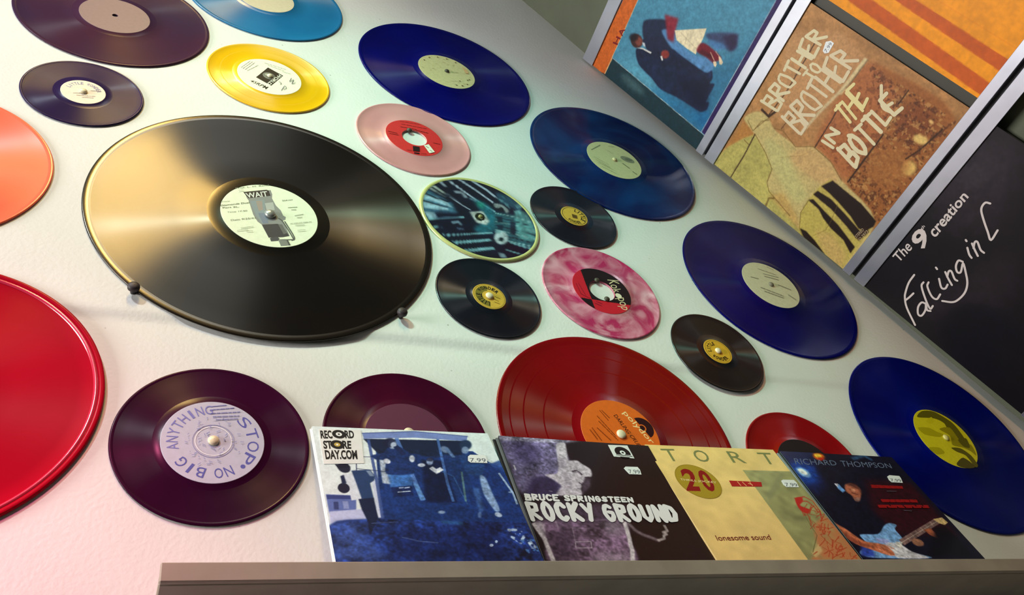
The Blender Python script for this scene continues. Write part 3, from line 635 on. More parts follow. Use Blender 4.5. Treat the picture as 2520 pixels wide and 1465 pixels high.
# -- sixteen inch transcription disc
R16 = 8 * IN
def ink_G(k):
    z = 'GL'; g1 = (70, 72, 76); g2 = (130, 134, 134); g3 = (52, 56, 64); t = (96, 104, 92)
    k.zpoly(z, [(745, 330), (1215, 280), (1245, 360), (1240, 430), (1310, 560), (1400, 650), (1440, 740), (1490, 770), (1480, 820), (1440, 830), (1560, 1110), (1380, 1130), (1180, 1140), (1050, 900), (980, 850), (900, 720), (820, 470), (790, 430)], g2)
    k.zpoly(z, [(720, 315), (1140, 275), (1180, 290), (1215, 385), (815, 430)], (34, 34, 40))
    k.ztext(z, 'WAIT', [(795, 425), (1170, 395), (1145, 300), (755, 335)], (206, 210, 206), 0.02)
    k.zpoly(z, [(840, 480), (1050, 455), (1110, 460), (1120, 700), (1100, 880), (1060, 890), (950, 740)], (128, 142, 148)); k.zpoly(z, [(950, 480), (1060, 470), (1080, 640), (1000, 660)], (150, 138, 132))
    k.zpoly(z, [(990, 700), (1120, 690), (1180, 880), (1080, 890)], (112, 124, 142)); k.zpoly(z, [(1110, 520), (1260, 500), (1290, 640), (1150, 660)], (168, 172, 170))
    k.zpoly(z, [(1060, 905), (1330, 890), (1420, 910), (1550, 1110), (1440, 1130), (1180, 1140)], g3); k.zpoly(z, [(1350, 900), (1420, 900), (1510, 1060), (1450, 1080)], (92, 96, 96))
    k.zstrokes(z, [[(1360, 790), (1440, 860), (1620, 1150), (1600, 1175), (1390, 1180)], [(1470, 850), (1640, 1130), (1600, 1190)]], 0.0016, (78, 84, 84))
    k.zpoly(z, [(1200, 1150), (1330, 1120), (1375, 1160), (1350, 1195), (1220, 1205)], (64, 70, 76)); k.zpoly(z, [(1350, 1180), (1530, 1190), (1575, 1275), (1400, 1288)], (120, 126, 122)); k.zpoly(z, [(1500, 1190), (1530, 1190), (1575, 1275), (1545, 1280)], (70, 74, 74))
    k.ztext(z, 'Prof. L. H. Rand', [(585, 262), (1180, 205), (1178, 180), (580, 236)], t)
    k.ztext(z, 'Title', [(320, 505), (480, 490), (478, 470), (325, 485)], (140, 148, 130)); k.ztext(z, 'Diamonds Dual', [(315, 575), (830, 520), (825, 492), (310, 548)], (84, 92, 80), 0.01); k.ztext(z, 'Part 2L.', [(350, 615), (650, 595), (645, 570), (345, 590)], (84, 92, 80), 0.01)
    k.ztext(z, 'Time 17:50', [(430, 695), (795, 665), (790, 640), (425, 672)], (110, 118, 104)); k.ztext(z, 'Date 9/25/41', [(500, 840), (940, 800), (935, 770), (495, 812)], (96, 104, 92)); k.ztext(z, '224107', [(1425, 485), (1615, 470), (1610, 450), (1418, 462)], (96, 110, 96), 0.01)
    textlines(k, z, [((1530, 600), (1690, 590)), ((1590, 640), (1670, 636)), ((1650, 745), (1800, 720)), ((1690, 780), (1780, 775)), ((1570, 890), (1960, 855)), ((1660, 920), (1820, 915)), ((680, 970), (900, 945)), ((610, 1020), (800, 1000)), ((780, 1035), (890, 1030)), ((1700, 1020), (1840, 1010)), ((640, 300), (720, 290))], (140, 152, 132), 17, 0.0008)
G_V = vinyl('brown_lacquer', (22, 15, 9), (13, 11, 10), 0.27, 0.86, R=R16, rlab=0.058, scale=5, spec=0.6, tint=(1.0, 0.92, 0.75))
record(0.1189, Z0 + 0.8295, R16, 0.0572, 0.0036, G_V, paper('mintwhite', (222, 230, 206), 0.04), 'huge black lacquer disc with a vintage microphone on its label', ink_G, bead=0.0006)
pin(0.1189, Z0 + 0.8295, 'silver pin over the microphone label of the huge disc', 0.0068, plain('silver_pin', (176, 178, 172), 0.3, 0.6), 0.006)
def support_peg(px, py, label):
    u = WALLP.uv(px, py); o = empty('support_peg', Matrix.Translation((u[0], WALLY, Z0 + u[1])) @ Matrix.Rotation(math.pi / 2, 4, 'X'))
    vv, ff = lathe_vf([(0.0002, 0.0)] + [(0.0028, 0.0), (0.0028, 0.005)], 16, False); mesh_obj('shank', vv, ff, plain('dark_peg', (46, 38, 42), 0.55), o, True)
    prof = [(0.0026, 0.005), (0.0050, 0.0052), (0.0060, 0.0066), (0.0060, 0.0096), (0.0050, 0.0112), (0.0028, 0.0120), (0.0002, 0.0122)]
    vv, ff = lathe_vf(prof, 20, False); mesh_obj('knob', vv, ff, MATS['dark_peg'], o, True)
    return tag(o, label, 'peg', 'pegs carrying the huge disc')
support_peg(328, 716, 'dark peg under the lower left rim of the huge disc'); support_peg(987, 777, 'dark peg under the lower right rim of the huge disc')
# -- picture disc
def picture_disc():
    x, z = 0.4026, Z0 + 0.8912; P = Plane((x, 0, z), (1, 0, 0), (0, 0, 1))
    o = empty('picture_disc', Matrix.Translation((x, 0, z)) @ Matrix.Rotation(math.pi / 2, 4, 'X')); R = R7; b = -0.0022
    mt = plain('clear_rim', (196, 196, 128), 0.2, 0, 0.05, 20, 0.5)
    vv, ff = lathe_vf([(0.0036, b), (0.0036, -0.0001), (R * 0.94, -0.0001), (R * 0.95, 0.0006), (R - 0.0012, 0.0006), (R, -0.0006), (R, b)], 120); mesh_obj('clear_rim', vv, ff, mt, o, True)
    c = Canvas(P, 0.18, 0.18, 240, (8, 18, 38), -0.09, -0.09); c.z = 'H'; N_ = (8, 16, 36); W_ = (176, 190, 214); T_ = (74, 140, 158); C_ = (120, 170, 186)
    c.poly([(260, 260), (700, 500), (760, 640), (420, 640), (240, 600)], (64, 112, 140), 0.9, 0.02)
    for q in ([(250, 330), (560, 430), (700, 560), (420, 470), (250, 420)], [(245, 470), (620, 560), (640, 600), (250, 560)], [(260, 610), (430, 640), (470, 700), (330, 720)]): c.poly(q, (150, 184, 206), 0.9, 0.006)
    c.poly([(330, 220), (430, 230), (660, 380), (600, 400), (360, 270)], (150, 160, 160), 1, 0.006)
    for q in (([(390, 250), (700, 430), (860, 560)], 0.004), ([(250, 320), (420, 400), (640, 470)], 0.003), ([(250, 450), (620, 550)], 0.002)): c.line(q[0], q[1], N_, 1, 0.003)
    for q, w in (([(490, 150), (600, 240)], 0.003), ([(620, 140), (960, 380), (1200, 540), (1330, 620)], 0.0034), ([(790, 130), (1050, 300), (1300, 480)], 0.0040), ([(980, 150), (1200, 290), (1340, 400)], 0.0044), ([(660, 390), (840, 520), (960, 590)], 0.0024)): c.line(q, w, W_, 0.85, 0.003)
    c.poly([(1000, 420), (1200, 500), (1340, 640), (1330, 900), (1150, 950), (1010, 880), (1200, 720), (1080, 560)], (32, 120, 140), 0.75, 0.025); c.poly([(1050, 470), (1160, 480), (1180, 560), (1090, 560)], (24, 130, 110), 0.7, 0.02)
    c.poly([(1340, 640), (1640, 680), (1900, 780), (1960, 1000), (1900, 1150), (1620, 1100), (1360, 900)], (52, 116, 130), 0.7, 0.02); c.poly([(1640, 600), (1800, 640), (1940, 900), (1940, 1060), (1700, 1010), (1640, 800)], (90, 150, 156), 0.8, 0.012)
    for y in range(8): c.line([(1340, 640 + y * 62), (1640, 700 + y * 64), (1960, 810 + y * 58)], 0.0017, N_ if y % 2 else (140, 180, 190), 0.9, 0.003)
    for q in ([(1360, 690), (1440, 690), (1450, 780), (1370, 780)], [(1560, 760), (1640, 780), (1640, 980), (1560, 940)], [(1370, 810), (1460, 820), (1450, 900), (1370, 880)]): c.poly(q, (10, 34, 54), 0.9, 0.006)
    c.poly([(1340, 330), (1500, 360), (1750, 540), (1700, 600), (1400, 480)], (40, 84, 112), 0.8, 0.015); c.tint((110, 160, 170), 0.55, 30, 0.6, [(1380, 340), (1780, 560), (1900, 760), (1640, 640), (1360, 420)])
    for q, w in (([(340, 722), (560, 712), (860, 700)], 0.0042), ([(420, 850), (530, 848)], 0.0026), ([(560, 972), (900, 955), (1290, 935)], 0.0030), ([(720, 1082), (1000, 1062), (1260, 1040)], 0.0048), ([(900, 1205), (1100, 1185), (1300, 1165)], 0.0052), ([(1500, 1190), (1740, 1265)], 0.0022), ([(1560, 1080), (1880, 1180)], 0.003)): c.line(q, w, C_, 0.9, 0.003)
    c.poly([(430, 600), (700, 640), (860, 740), (1000, 860), (980, 930), (600, 940), (480, 800)], (8, 14, 40), 0.55, 0.03)
    c.poly([(950, 620), (1150, 610), (1250, 760), (1200, 820), (1050, 780)], (190, 196, 198), 0.95, 0.01); c.ell((1105, 695), 80, 58, (16, 26, 20), 1, 0.002, 20)
    c.ell((1425, 1010), 105, 100, (170, 186, 196), 0.95, 0.008, 20); c.ell((1425, 1035), 38, 30, (14, 40, 48), 1, 0.002, 20); c.ell((1380, 920), 50, 30, (120, 160, 170), .8, .006)
    c.poly([(1310, 500), (1430, 510), (1540, 600), (1500, 640), (1440, 560), (1340, 560)], (150, 160, 166), 0.9, 0.008); c.ell((1420, 580), 40, 28, (10, 20, 30), 1, 0.003)
    c.line([(740, 320), (840, 330), (890, 400)], 0.0060, (128, 140, 158), 0.9, 0.006); c.line([(960, 420), (1040, 450)], 0.005, (90, 120, 140), 0.8, 0.008); c.line([(690, 780), (780, 770), (820, 810)], 0.0045, (110, 136, 160), 0.9, 0.006); c.line([(770, 870), (860, 880)], 0.003, (90, 110, 140), 0.7, 0.006)
    c.poly([(1400, 1230), (1460, 1250), (1510, 1310), (1420, 1310)], (150, 176, 196), 0.9, 0.008); c.mottle(0.35, (20, 45, 90))
    n, mr = 120, 46; r = np.linspace(0.0037, R * 0.94, mr); a = np.linspace(0, 2 * np.pi, n, endpoint=False); Rr, A = np.meshgrid(r, a); X, Y = Rr * np.cos(A), Rr * np.sin(A)
    col = lin_arr(c.sample(X.ravel(), Y.ravel())); v = np.stack([X.ravel(), Y.ravel(), np.full(X.size, 0.0)], 1)
    i, j = np.meshgrid(np.arange(n), np.arange(mr - 1), indexing='ij'); k = (i + 1) % n; f = np.stack([(i * mr + j).ravel(), (i * mr + j + 1).ravel(), (k * mr + j + 1).ravel(), (k * mr + j).ravel()], 1)
    fast_mesh('picture_print', v, f, col, printed('gloss_print', 0.28, 0.6), o)
    tag(o, 'seven-inch picture disc printed with dark blue machinery and a clear yellowish rim', 'record', 'records on the white wall')
    pin(x, z, 'olive pin in the centre of the picture disc', 0.0036, plain('olive_pin', (120, 122, 70), 0.4))
picture_disc()

# ------------------------------------------------------------------ seven inch sleeves on the ledge
LEDGE_Z = Z0 + 0.3335
LEDGE = empty('display_ledge', Matrix.Translation((0.028, WALLY, LEDGE_Z)))
lg = plain('grey_painted_wood', (150, 142, 126), 0.6, 0, 0.12, 25)
vv, ff = box_vf(0, 1.30, -0.0588, -0.0008, -0.009, 0, 0.001); mesh_obj('board', vv, ff, lg, LEDGE)
vv, ff = box_vf(0, 1.30, -0.0640, -0.0590, -0.009, 0.0068, 0.0010); mesh_obj('front_lip', vv, ff, lg, LEDGE)
tag(LEDGE, 'grey ledge with a front lip carrying the row of small sleeves', 'ledge')
S7 = 0.1835
def sleeve_plane(tl, tr, tilt, front):
    """front face of a sleeve leaning on the wall, found from its top corners in the photograph"""
    base = Plane((0, -front, Z0), (1, 0, 0), (0, 0, 1)); a = base.hit(*tl); b = base.hit(*tr)
    u = b - a; u /= np.linalg.norm(u); t = math.radians(tilt)
    dn = np.array([0, -math.sin(t), -math.cos(t)]); dn -= u * (dn @ u); dn /= np.linalg.norm(dn)
    zt = LEDGE_Z + 0.0004                                        # let the bottom edge rest on the ledge
    o = a + dn * S7; o[2] += 0; return Plane(o, u, -dn), (o[2] - zt)
def card(name, P, w, h, th, mat, label, cat, group, spine=True):
    o = empty(name, P.matrix()); vv, ff = box_vf(0, w, 0, h, -th, 0.0, 0.0005); mesh_obj('card_body', vv, ff, mat, o)
    return tag(o, label, cat, group)
def price_sticker(o, P, z, pts, txt, quad, top='SHOP', rgb=(230, 236, 236)):
    p = [tuple(P.uv(*q)) for q in zp(z, pts)]; vv, ff = prism(p, 0.0006, 0.0008); s = mesh_obj('price_sticker', vv, ff, plain('sticker_paper', rgb, 0.5), o)
    k = Ink(P, 0.00082); k.ztext(z, txt, quad, (90, 96, 110)); k.build('price_print', s); return s
G7 = 'small sleeves leaning on the ledge'
WHITEC = plain('white_card', (222, 228, 228), 0.5); BLACKC = plain('black_card', (22, 18, 22), 0.45); TANC = plain('tan_card', (200, 170, 110), 0.5)
GLOSS = printed('gloss_print_card', 0.40, 0.12)
def extra(P, dx, back, dz, mat, label):
    q = Plane(P.o + P.u * dx - P.n * back + P.v * dz, P.u, P.v); o = card('record_sleeve', q, S7, S7, 0.0020, mat, label, 'record sleeve', G7); return o

# --- blue band photograph
P, dz = sleeve_plane((767, 1050), (1205, 1068), 15.6, 0.0075); print('sleeve bottom error 1', dz)
o1 = card('record_sleeve', P, S7, S7, 0.0022, WHITEC, 'white-edged small sleeve with a blue photo of men on a railway carriage', 'record sleeve', G7)
extra(P, -0.0012, 0.0026, 0.0004, WHITEC, 'white sleeve edge showing behind the blue carriage photo sleeve')
c = Canvas(P, S7, S7, 300, (222, 236, 240)); c.z = 'B'
c.poly([(180, 930), (400, 940), (400, 1050), (205, 1065)], (92, 112, 178), 1, 0.003); c.poly([(185, 935), (385, 940), (395, 965), (190, 965)], (52, 66, 128), 1, 0.002); c.poly([(235, 985), (270, 985), (275, 1040), (240, 1040)], (46, 58, 110), 0.9, 0.002); c.poly([(300, 980), (340, 980), (350, 1035), (310, 1035)], (150, 165, 215), 0.8, 0.002)
c.poly([(205, 1055), (470, 1035), (490, 1110), (215, 1150)], (188, 198, 236), 1, 0.004)
c.poly([(212, 1150), (480, 1108), (700, 1095), (1640, 1120), (1900, 1500), (240, 1500)], (28, 52, 120), 1, 0.006); c.mottle(0.9, (12, 30, 80), [(212, 1150), (480, 1108), (1640, 1120), (1900, 1500), (240, 1500)])
c.poly([(215, 1150), (480, 1120), (470, 1240), (640, 1400), (250, 1420)], (70, 100, 176), 0.55, 0.03, 0.7); c.poly([(700, 1180), (1400, 1150), (1500, 1420), (620, 1420)], (12, 24, 70), 0.6, 0.04)
c.poly([(540, 600), (1240, 620), (1360, 700), (1480, 740), (1650, 1135), (600, 1112), (570, 1000)], (22, 52, 116), 1, 0.003); c.poly([(450, 530), (1198, 545), (1160, 650), (1000, 660), (560, 640), (480, 560)], (18, 34, 66), 1, 0.003)
c.poly([(442, 490), (820, 477), (1203, 512), (1195, 548), (820, 522), (455, 530)], (116, 138, 200), 1, 0.002); c.line([(442, 490), (820, 477), (1203, 512)], 0.0012, (70, 90, 150), 1)
c.poly([(560, 640), (640, 640), (660, 860), (590, 850)], (200, 216, 236), 0.9, 0.004); c.poly([(510, 830), (545, 830), (590, 1100), (560, 1100)], (200, 212, 240), 0.9, 0.003)
c.poly([(625, 785), (800, 772), (808, 868), (650, 885)], (60, 112, 186), 0.9, 0.006); c.poly([(650, 880), (800, 870), (815, 940), (670, 950)], (16, 34, 84), 0.9, 0.004); c.line([(700, 915), (790, 908)], 0.001, (190, 210, 236)); c.line([(710, 885), (740, 882)], 0.0014, (170, 190, 230)); c.line([(750, 885), (785, 880)], 0.0012, (170, 190, 230))
c.poly([(870, 680), (1030, 690), (1130, 990), (900, 990)], (10, 22, 58), 0.9, 0.01); c.poly([(1030, 640), (1180, 660), (1240, 900), (1120, 960)], (22, 50, 104), 0.9, 0.01)
for q, w, k in (([(488, 540), (545, 820), (590, 1100)], 0.0030, (60, 84, 150)), ([(692, 530), (800, 780), (876, 970)], 0.0042, (84, 124, 196)), ([(988, 535), (1060, 860), (1100, 980)], 0.0028, (70, 110, 180)), ([(440, 660), (1240, 662)], 0.0008, (30, 40, 80)), ([(400, 745), (640, 770)], 0.0008, (30, 40, 80)), ([(398, 620), (402, 760)], 0.0010, (50, 60, 100)), ([(1430, 780), (1530, 920), (1560, 1000)], 0.0022, (170, 196, 226)), ([(1330, 700), (1480, 740), (1640, 1130)], 0.0012, (90, 130, 190)), ([(830, 860), (880, 965)], 0.0048, (90, 140, 204)), ([(1000, 760), (1100, 800), (1200, 1000)], 0.001, (50, 90, 150)), ([(1160, 770), (1190, 980)], 0.002, (84, 120, 130))): c.line(q, w, k, 0.9, 0.002)
# left man with a ball
c.poly([(300, 790), (370, 778), (400, 830), (440, 965), (365, 975), (345, 880)], (214, 224, 238), 1, 0.002); c.poly([(365, 760), (500, 752), (535, 800), (530, 830), (500, 850), (530, 970), (440, 965), (400, 850)], (36, 62, 108), 1, 0.003); c.poly([(415, 965), (525, 955), (560, 1100), (500, 1230), (480, 1120), (440, 1040)], (18, 30, 66), 1, 0.003)
c.ell((312, 740), 48, 34, (28, 32, 58), 1, 0.003, 20); c.poly([(245, 715), (340, 712), (360, 735), (270, 745)], (20, 24, 48), 1, 0.002); c.ell((310, 886), 44, 36, (26, 26, 56), 1, 0.002, 15); c.poly([(470, 760), (500, 760), (530, 800), (500, 800)], (150, 170, 200), 0.8, 0.003); c.poly([(285, 800), (310, 790), (330, 850), (300, 860)], (26, 36, 72), 1, .003)
# man leaning with spread arms
c.poly([(510, 650), (600, 630), (640, 580), (720, 590), (780, 630), (870, 650), (830, 670), (800, 690), (820, 780), (620, 785), (610, 690), (540, 680)], (24, 50, 108), 1, 0.004); c.ell((660, 570), 30, 34, (150, 170, 206), 1, 0.004, -20); c.ell((635, 560), 46, 34, (20, 28, 60), 0.85, 0.005, -20); c.ell((668, 574), 20, 20, (176, 192, 220), 1, 0.003); c.line([(690, 590), (740, 640)], 0.006, (20, 36, 80), 1, 0.003)
c.ell((622, 692), 26, 17, (206, 216, 236), 1, 0.003, 20); c.ell((802, 674), 20, 26, (200, 212, 234), 1, 0.003, -10); c.ell((870, 720), 28, 13, (196, 208, 232), 1, 0.003)
c.ell((930, 694), 24, 26, (140, 160, 200), 1, 0.004); c.ell((930, 680), 26, 14, (20, 26, 56), .8, .003); c.line([(945, 742), (985, 772)], 0.0055, (206, 216, 236), 1, 0.003); c.line([(985, 762), (1012, 748)], 0.005, (206, 216, 236), 1, 0.003)
# right men
c.ell((1188, 575), 44, 36, (26, 50, 84), 1, 0.006); c.ell((1185, 612), 26, 26, (130, 156, 196), 0.9, 0.005); c.ell((1040, 608), 34, 22, (126, 150, 190), 0.8, 0.006, 25); c.line([(1050, 600), (1100, 660)], 0.004, (90, 120, 170), 0.9, 0.004)
c.poly([(1140, 650), (1240, 640), (1330, 720), (1310, 800), (1200, 790)], (30, 62, 118), 1, 0.005); c.poly([(1290, 800), (1330, 810), (1380, 920), (1435, 1040), (1400, 1050), (1320, 930)], (140, 170, 214), 0.95, 0.005); c.poly([(1240, 890), (1290, 880), (1320, 1050), (1290, 1070)], (60, 96, 160), 0.8, 0.008); c.ell((1425, 1078), 28, 16, (176, 196, 228), 1, 0.003, 20); c.ell((1290, 1080), 14, 22, (90, 120, 176), 0.9, 0.004); c.ell((1015, 1060), 26, 11, (150, 176, 214), 0.9, 0.004); c.ell((1515, 915), 20, 6, (150, 176, 214), 0.9, .003)
c.poly([(1370, 720), (1480, 680), (1560, 760), (1620, 900), (1640, 1000), (1520, 800)], (40, 76, 150), 0.9, 0.006)
c.tint((190, 212, 240), 0.52, 34, 0.9, [(1470, 1180), (1570, 1170), (1720, 1330), (1700, 1360), (1600, 1300), (1480, 1220)]); c.tint((80, 130, 200), 0.55, 44, 0.8, [(1540, 1220), (1640, 1200), (1760, 1360), (1640, 1360)]); c.ell((1375, 1298), 14, 10, (180, 200, 236)); c.ell((1410, 1272), 10, 10, (170, 196, 236)); c.line([(730, 1240), (860, 1270), (990, 1280)], 0.001, (80, 100, 150), 0.8, .002); c.line([(510, 1140), (700, 1130)], 0.0008, (80, 100, 150), .8)
c.line([(1020, 1130), (1160, 1140)], 0.004, (40, 90, 140), 0.7, 0.008); c.mottle(0.07, (30, 110)); c.mottle(0.4, (24, 70, 120), [(540, 600), (1240, 620), (1480, 740), (1900, 1500), (240, 1500), (212, 1150), (590, 1100)]); pr = c.build('cover_print', o1, GLOSS)
vv, ff = prism([tuple(P.uv(*q)) for q in zp('B', [(126, 462), (432, 470), (456, 710), (165, 714)])], 0.0005, 0.0007); st = mesh_obj('logo_sticker', vv, ff, plain('sticker_white', (226, 230, 230), 0.45), o1)
k = Ink(P, 0.00072); bk = (26, 26, 32); z = 'B'
k.ztext(z, 'REC', [(145, 532), (232, 532), (218, 472), (138, 472)], bk, 0.04); k.ztext(z, 'RD', [(322, 530), (386, 530), (380, 474), (312, 472)], bk, 0.04); k.ztext(z, 'ST', [(165, 606), (230, 606), (218, 546), (158, 546)], bk, 0.04); k.ztext(z, 'RE', [(304, 606), (364, 606), (362, 548), (296, 546)], bk, 0.04); k.ztext(z, 'DAY.COM', [(180, 682), (410, 682), (402, 614), (170, 614)], bk, 0.04)
for q, m2 in (((274, 500), (226, 230, 230)), ((262, 575), (190, 164, 80))):
    u = P.uv(*zp(z, [q])[0]); k.disc(u, 0.0066, bk); k.disc(u, 0.0030, m2); k.disc(u, 0.0011, (240, 240, 240) if m2[0] < 200 else bk)
k.build('logo_print', st)
price_sticker(o1, P, 'B', [(1205, 660), (1220, 648), (1325, 650), (1338, 668), (1345, 708), (1225, 704), (1205, 690)], '7.99', [(1222, 700), (1335, 704), (1330, 674), (1216, 672)])

# --- black and white singer
P, dz = sleeve_plane((1226, 1073), (1566, 1096), 13.0, 0.0075); print('sleeve bottom error 2', dz)
o2 = card('record_sleeve', P, S7, S7, 0.0022, BLACKC, 'small sleeve with a grainy grey-violet photo and white brush lettering', 'record sleeve', G7)
extra(P, -0.0022, 0.0025, 0.0, plain('grey_card', (120, 120, 126), 0.4), 'grey-edged sleeve just behind the white brush lettering sleeve'); extra(P, -0.0045, 0.0050, 0.0004, BLACKC, 'black-edged rear sleeve behind the white brush lettering sleeve')
c = Canvas(P, S7, S7, 300, (24, 15, 22)); c.z = 'S'
c.poly([(180, 120), (900, 170), (880, 400), (820, 720), (430, 720), (300, 420)], (104, 96, 134), 1, 0.02); c.poly([(180, 130), (1560, 230), (1570, 250), (200, 180)], (150, 144, 168), 0.8, 0.006); c.mottle(0.9, (8, 18, 50, 100), [(180, 120), (900, 170), (1000, 720), (430, 720)], 0.02)
c.poly([(300, 200), (560, 210), (640, 330), (520, 440), (360, 400)], (56, 48, 92), 0.6, 0.04); c.poly([(530, 565), (700, 540), (800, 640), (770, 725), (460, 725)], (40, 32, 66), 0.85, 0.015); c.poly([(360, 420), (460, 440), (470, 700), (400, 600)], (90, 84, 120), 0.5, 0.02)
c.poly([(770, 220), (850, 215), (890, 390), (830, 460), (790, 380)], (166, 158, 184), 0.95, 0.01); c.poly([(870, 205), (1560, 230), (2000, 900), (1180, 740), (1160, 560), (1060, 440), (900, 360)], (20, 11, 17), 0.97, 0.012)
c.z = 'S2'; c.poly([(1370, 290), (1540, 250), (1590, 450), (1620, 600), (1780, 600), (1900, 680), (2050, 770), (2088, 870), (2070, 930), (1965, 945), (1935, 1030), (1890, 1065), (1885, 1130), (1862, 1175), (1875, 1300), (1390, 1300), (1430, 1180), (1480, 1115), (1330, 1000), (1140, 890), (1370, 870), (1420, 740), (1400, 560)], (196, 186, 202), 1, 0.006); c.poly([(1400, 560), (1560, 560), (1600, 700), (1460, 800), (1380, 820)], (140, 130, 152), .5, .02); c.poly([(1940, 960), (2060, 960), (2060, 1120), (1900, 1290), (1890, 1120)], (92, 76, 96), .8, .01)
for y in range(9): c.line([(1480 + y * 8, 860 + y * 36), (1680, 880 + y * 36)], 0.0009, (130, 118, 140), 0.6, 0.003)
c.line([(1690, 820), (1780, 805), (1850, 850), (1890, 890)], 0.0016, (56, 44, 62), 0.95, 0.002); c.line([(1700, 835), (1800, 840), (1880, 900)], 0.0010, (90, 78, 96), .8, .002); c.line([(1950, 945), (2030, 940)], 0.0016, (60, 46, 64), 0.9, 0.002); c.line([(1830, 1050), (1880, 1080), (1890, 1100)], 0.0016, (60, 46, 66), 0.9, 0.002); c.line([(1800, 1160), (1870, 1180)], 0.0012, (90, 76, 96), .8, .003); c.line([(525, 700), (560, 790)], 0.0016, (190, 186, 200), .9, .002); c.line([(1230, 1215), (1290, 1225)], 0.0012, (200, 190, 206), .9, .002); c.poly([(1080, 900), (1300, 1010), (1430, 1150), (1380, 1260), (800, 1260), (860, 980)], (52, 44, 76), .55, .02); c.z = 'S'
c.poly([(540, 1010), (700, 980), (1440, 980), (1500, 1170), (1560, 1420), (730, 1420), (650, 1170)], (106, 84, 110), 1, 0.008); c.mottle(0.9, (9, 24, 70), [(540, 1010), (1440, 980), (1560, 1420), (730, 1420)]); c.poly([(600, 800), (1500, 830), (1450, 1000), (560, 1000)], (96, 80, 106), 0.6, 0.03); c.poly([(720, 1100), (900, 1080), (950, 1330), (780, 1340)], (70, 52, 78), 0.6, 0.03); c.poly([(1240, 1000), (1420, 1000), (1450, 1110), (1280, 1140)], (150, 136, 156), 0.7, 0.03); c.poly([(1150, 1320), (1500, 1320), (1540, 1420), (1150, 1420)], (176, 164, 176), 0.6, 0.04)
for q in ([(545, 1020), (600, 1100), (650, 1170), (690, 1270), (745, 1400)], [(1452, 1005), (1500, 1160), (1510, 1220), (1530, 1290), (1535, 1400)]): c.line(q, 0.0046, (206, 198, 206), 1, 0.004)
c.poly([(545, 1010), (640, 1010), (660, 1150), (700, 1270), (650, 1180), (600, 1110)], (196, 186, 200), .8, .01)
c.line([(1490, 1010), (1560, 1085), (1640, 1130), (1700, 1150), (1790, 1185)], 0.0040, (134, 120, 128), 0.8, 0.007); c.line([(1790, 1185), (1850, 1165), (1845, 1135), (1875, 1120), (1835, 1105), (1880, 1090), (1850, 1035)], 0.0030, (176, 164, 166), 0.95, 0.004)
c.line([(960, 1200), (1115, 1195), (1125, 1260), (965, 1260), (960, 1200)], 0.0009, (170, 158, 170), 0.9); c.line([(930, 1060), (1100, 1070)], 0.0008, (150, 136, 150), .6, .002); c.line([(930, 1060), (960, 1200)], 0.0008, (150, 136, 150), .6, .002); c.line([(760, 990), (790, 1060)], 0.0012, (180, 170, 186), .6, .004); c.mottle(0.25, (60, 110)); c.build('cover_print', o2, GLOSS)
k = Ink(P, 0.00045, True); wc = (232, 232, 234); wd = {ch: 0.85 for ch in 'ROCKYGUND'}; wd[' '] = 0.25
k.zhand('S', 'BRUCE SPRINGSTEEN', [(468, 780), (1535, 802), (1520, 762), (455, 722)], 0.0024, wc, jit=0.04, gap=0.45); k.zhand('S', 'ROCKY GROUND', [(530, 975), (1985, 990), (1925, 852), (470, 812)], 0.0054, wc, jit=0.04, gap=0.55, wide=wd); k.build('lettering', o2, printed('print_ink', 0.5))
vv, ff = prism([tuple(P.uv(*q)) for q in zp('S', [(1285, 230), (1478, 236), (1550, 366), (1345, 346)])], 0.0005, 0.0007); st = mesh_obj('logo_sticker', vv, ff, MATS['sticker_white'], o2)
k = Ink(P, 0.00072); u = P.uv(*zp('S', [(1432, 308)])[0]); k.disc(u, 0.0096, (24, 18, 24), 0.0, 20, 0, 360); k.disc(u, 0.0034, (226, 230, 230)); k.disc(u, 0.0014, (24, 18, 24)); k.zpoly('S', [(1352, 322), (1520, 336), (1538, 358), (1362, 342)], (226, 230, 230)); textlines(k, 'S', [((1370, 330), (1525, 346))], (40, 36, 40), 2, 0.0012); k.build('logo_print', st)
price_sticker(o2, P, 'S', [(1443, 465), (1460, 448), (1580, 452), (1605, 480), (1620, 528), (1500, 524), (1480, 505)], '7.99', [(1500, 518), (1610, 522), (1596, 482), (1482, 478)], rgb=(206, 222, 234))

# --- cream and green sleeve
P, dz = sleeve_plane((1586, 1095), (1905, 1108), 14.0, 0.0065); print('sleeve bottom error 3', dz)
o3 = card('record_sleeve', P, S7, S7, 0.0022, TANC, 'small cream sleeve with a green panel and widely spaced green capitals', 'record sleeve', G7)
extra(P, -0.0034, 0.0026, 0.0, plain('brown_card', (58, 30, 26), 0.45), 'brown-edged sleeve behind the cream and green sleeve')
c = Canvas(P, S7, S7, 300, (240, 206, 132)); c.z = 'T'; c.mottle(0.08, (6, 20))
c.poly([(765, 280), (1200, 292), (1800, 1000), (1290, 1000)], (150, 148, 100), 1, 0.001); c.mottle(0.22, (8, 24), [(765, 280), (1200, 292), (1700, 1000), (1290, 1000)]); c.poly([(960, 500), (1040, 380), (1060, 300), (1030, 300), (930, 460)], (130, 130, 92), 0.6, 0.012)
c.poly([(1290, 640), (1380, 600), (1440, 690), (1520, 780), (1620, 960), (1260, 960), (1290, 820), (1270, 720)], (196, 120, 76), 0.9, 0.012, 0.5); c.poly([(1250, 860), (1300, 800), (1330, 850), (1280, 900)], (216, 190, 130), .8, .008)
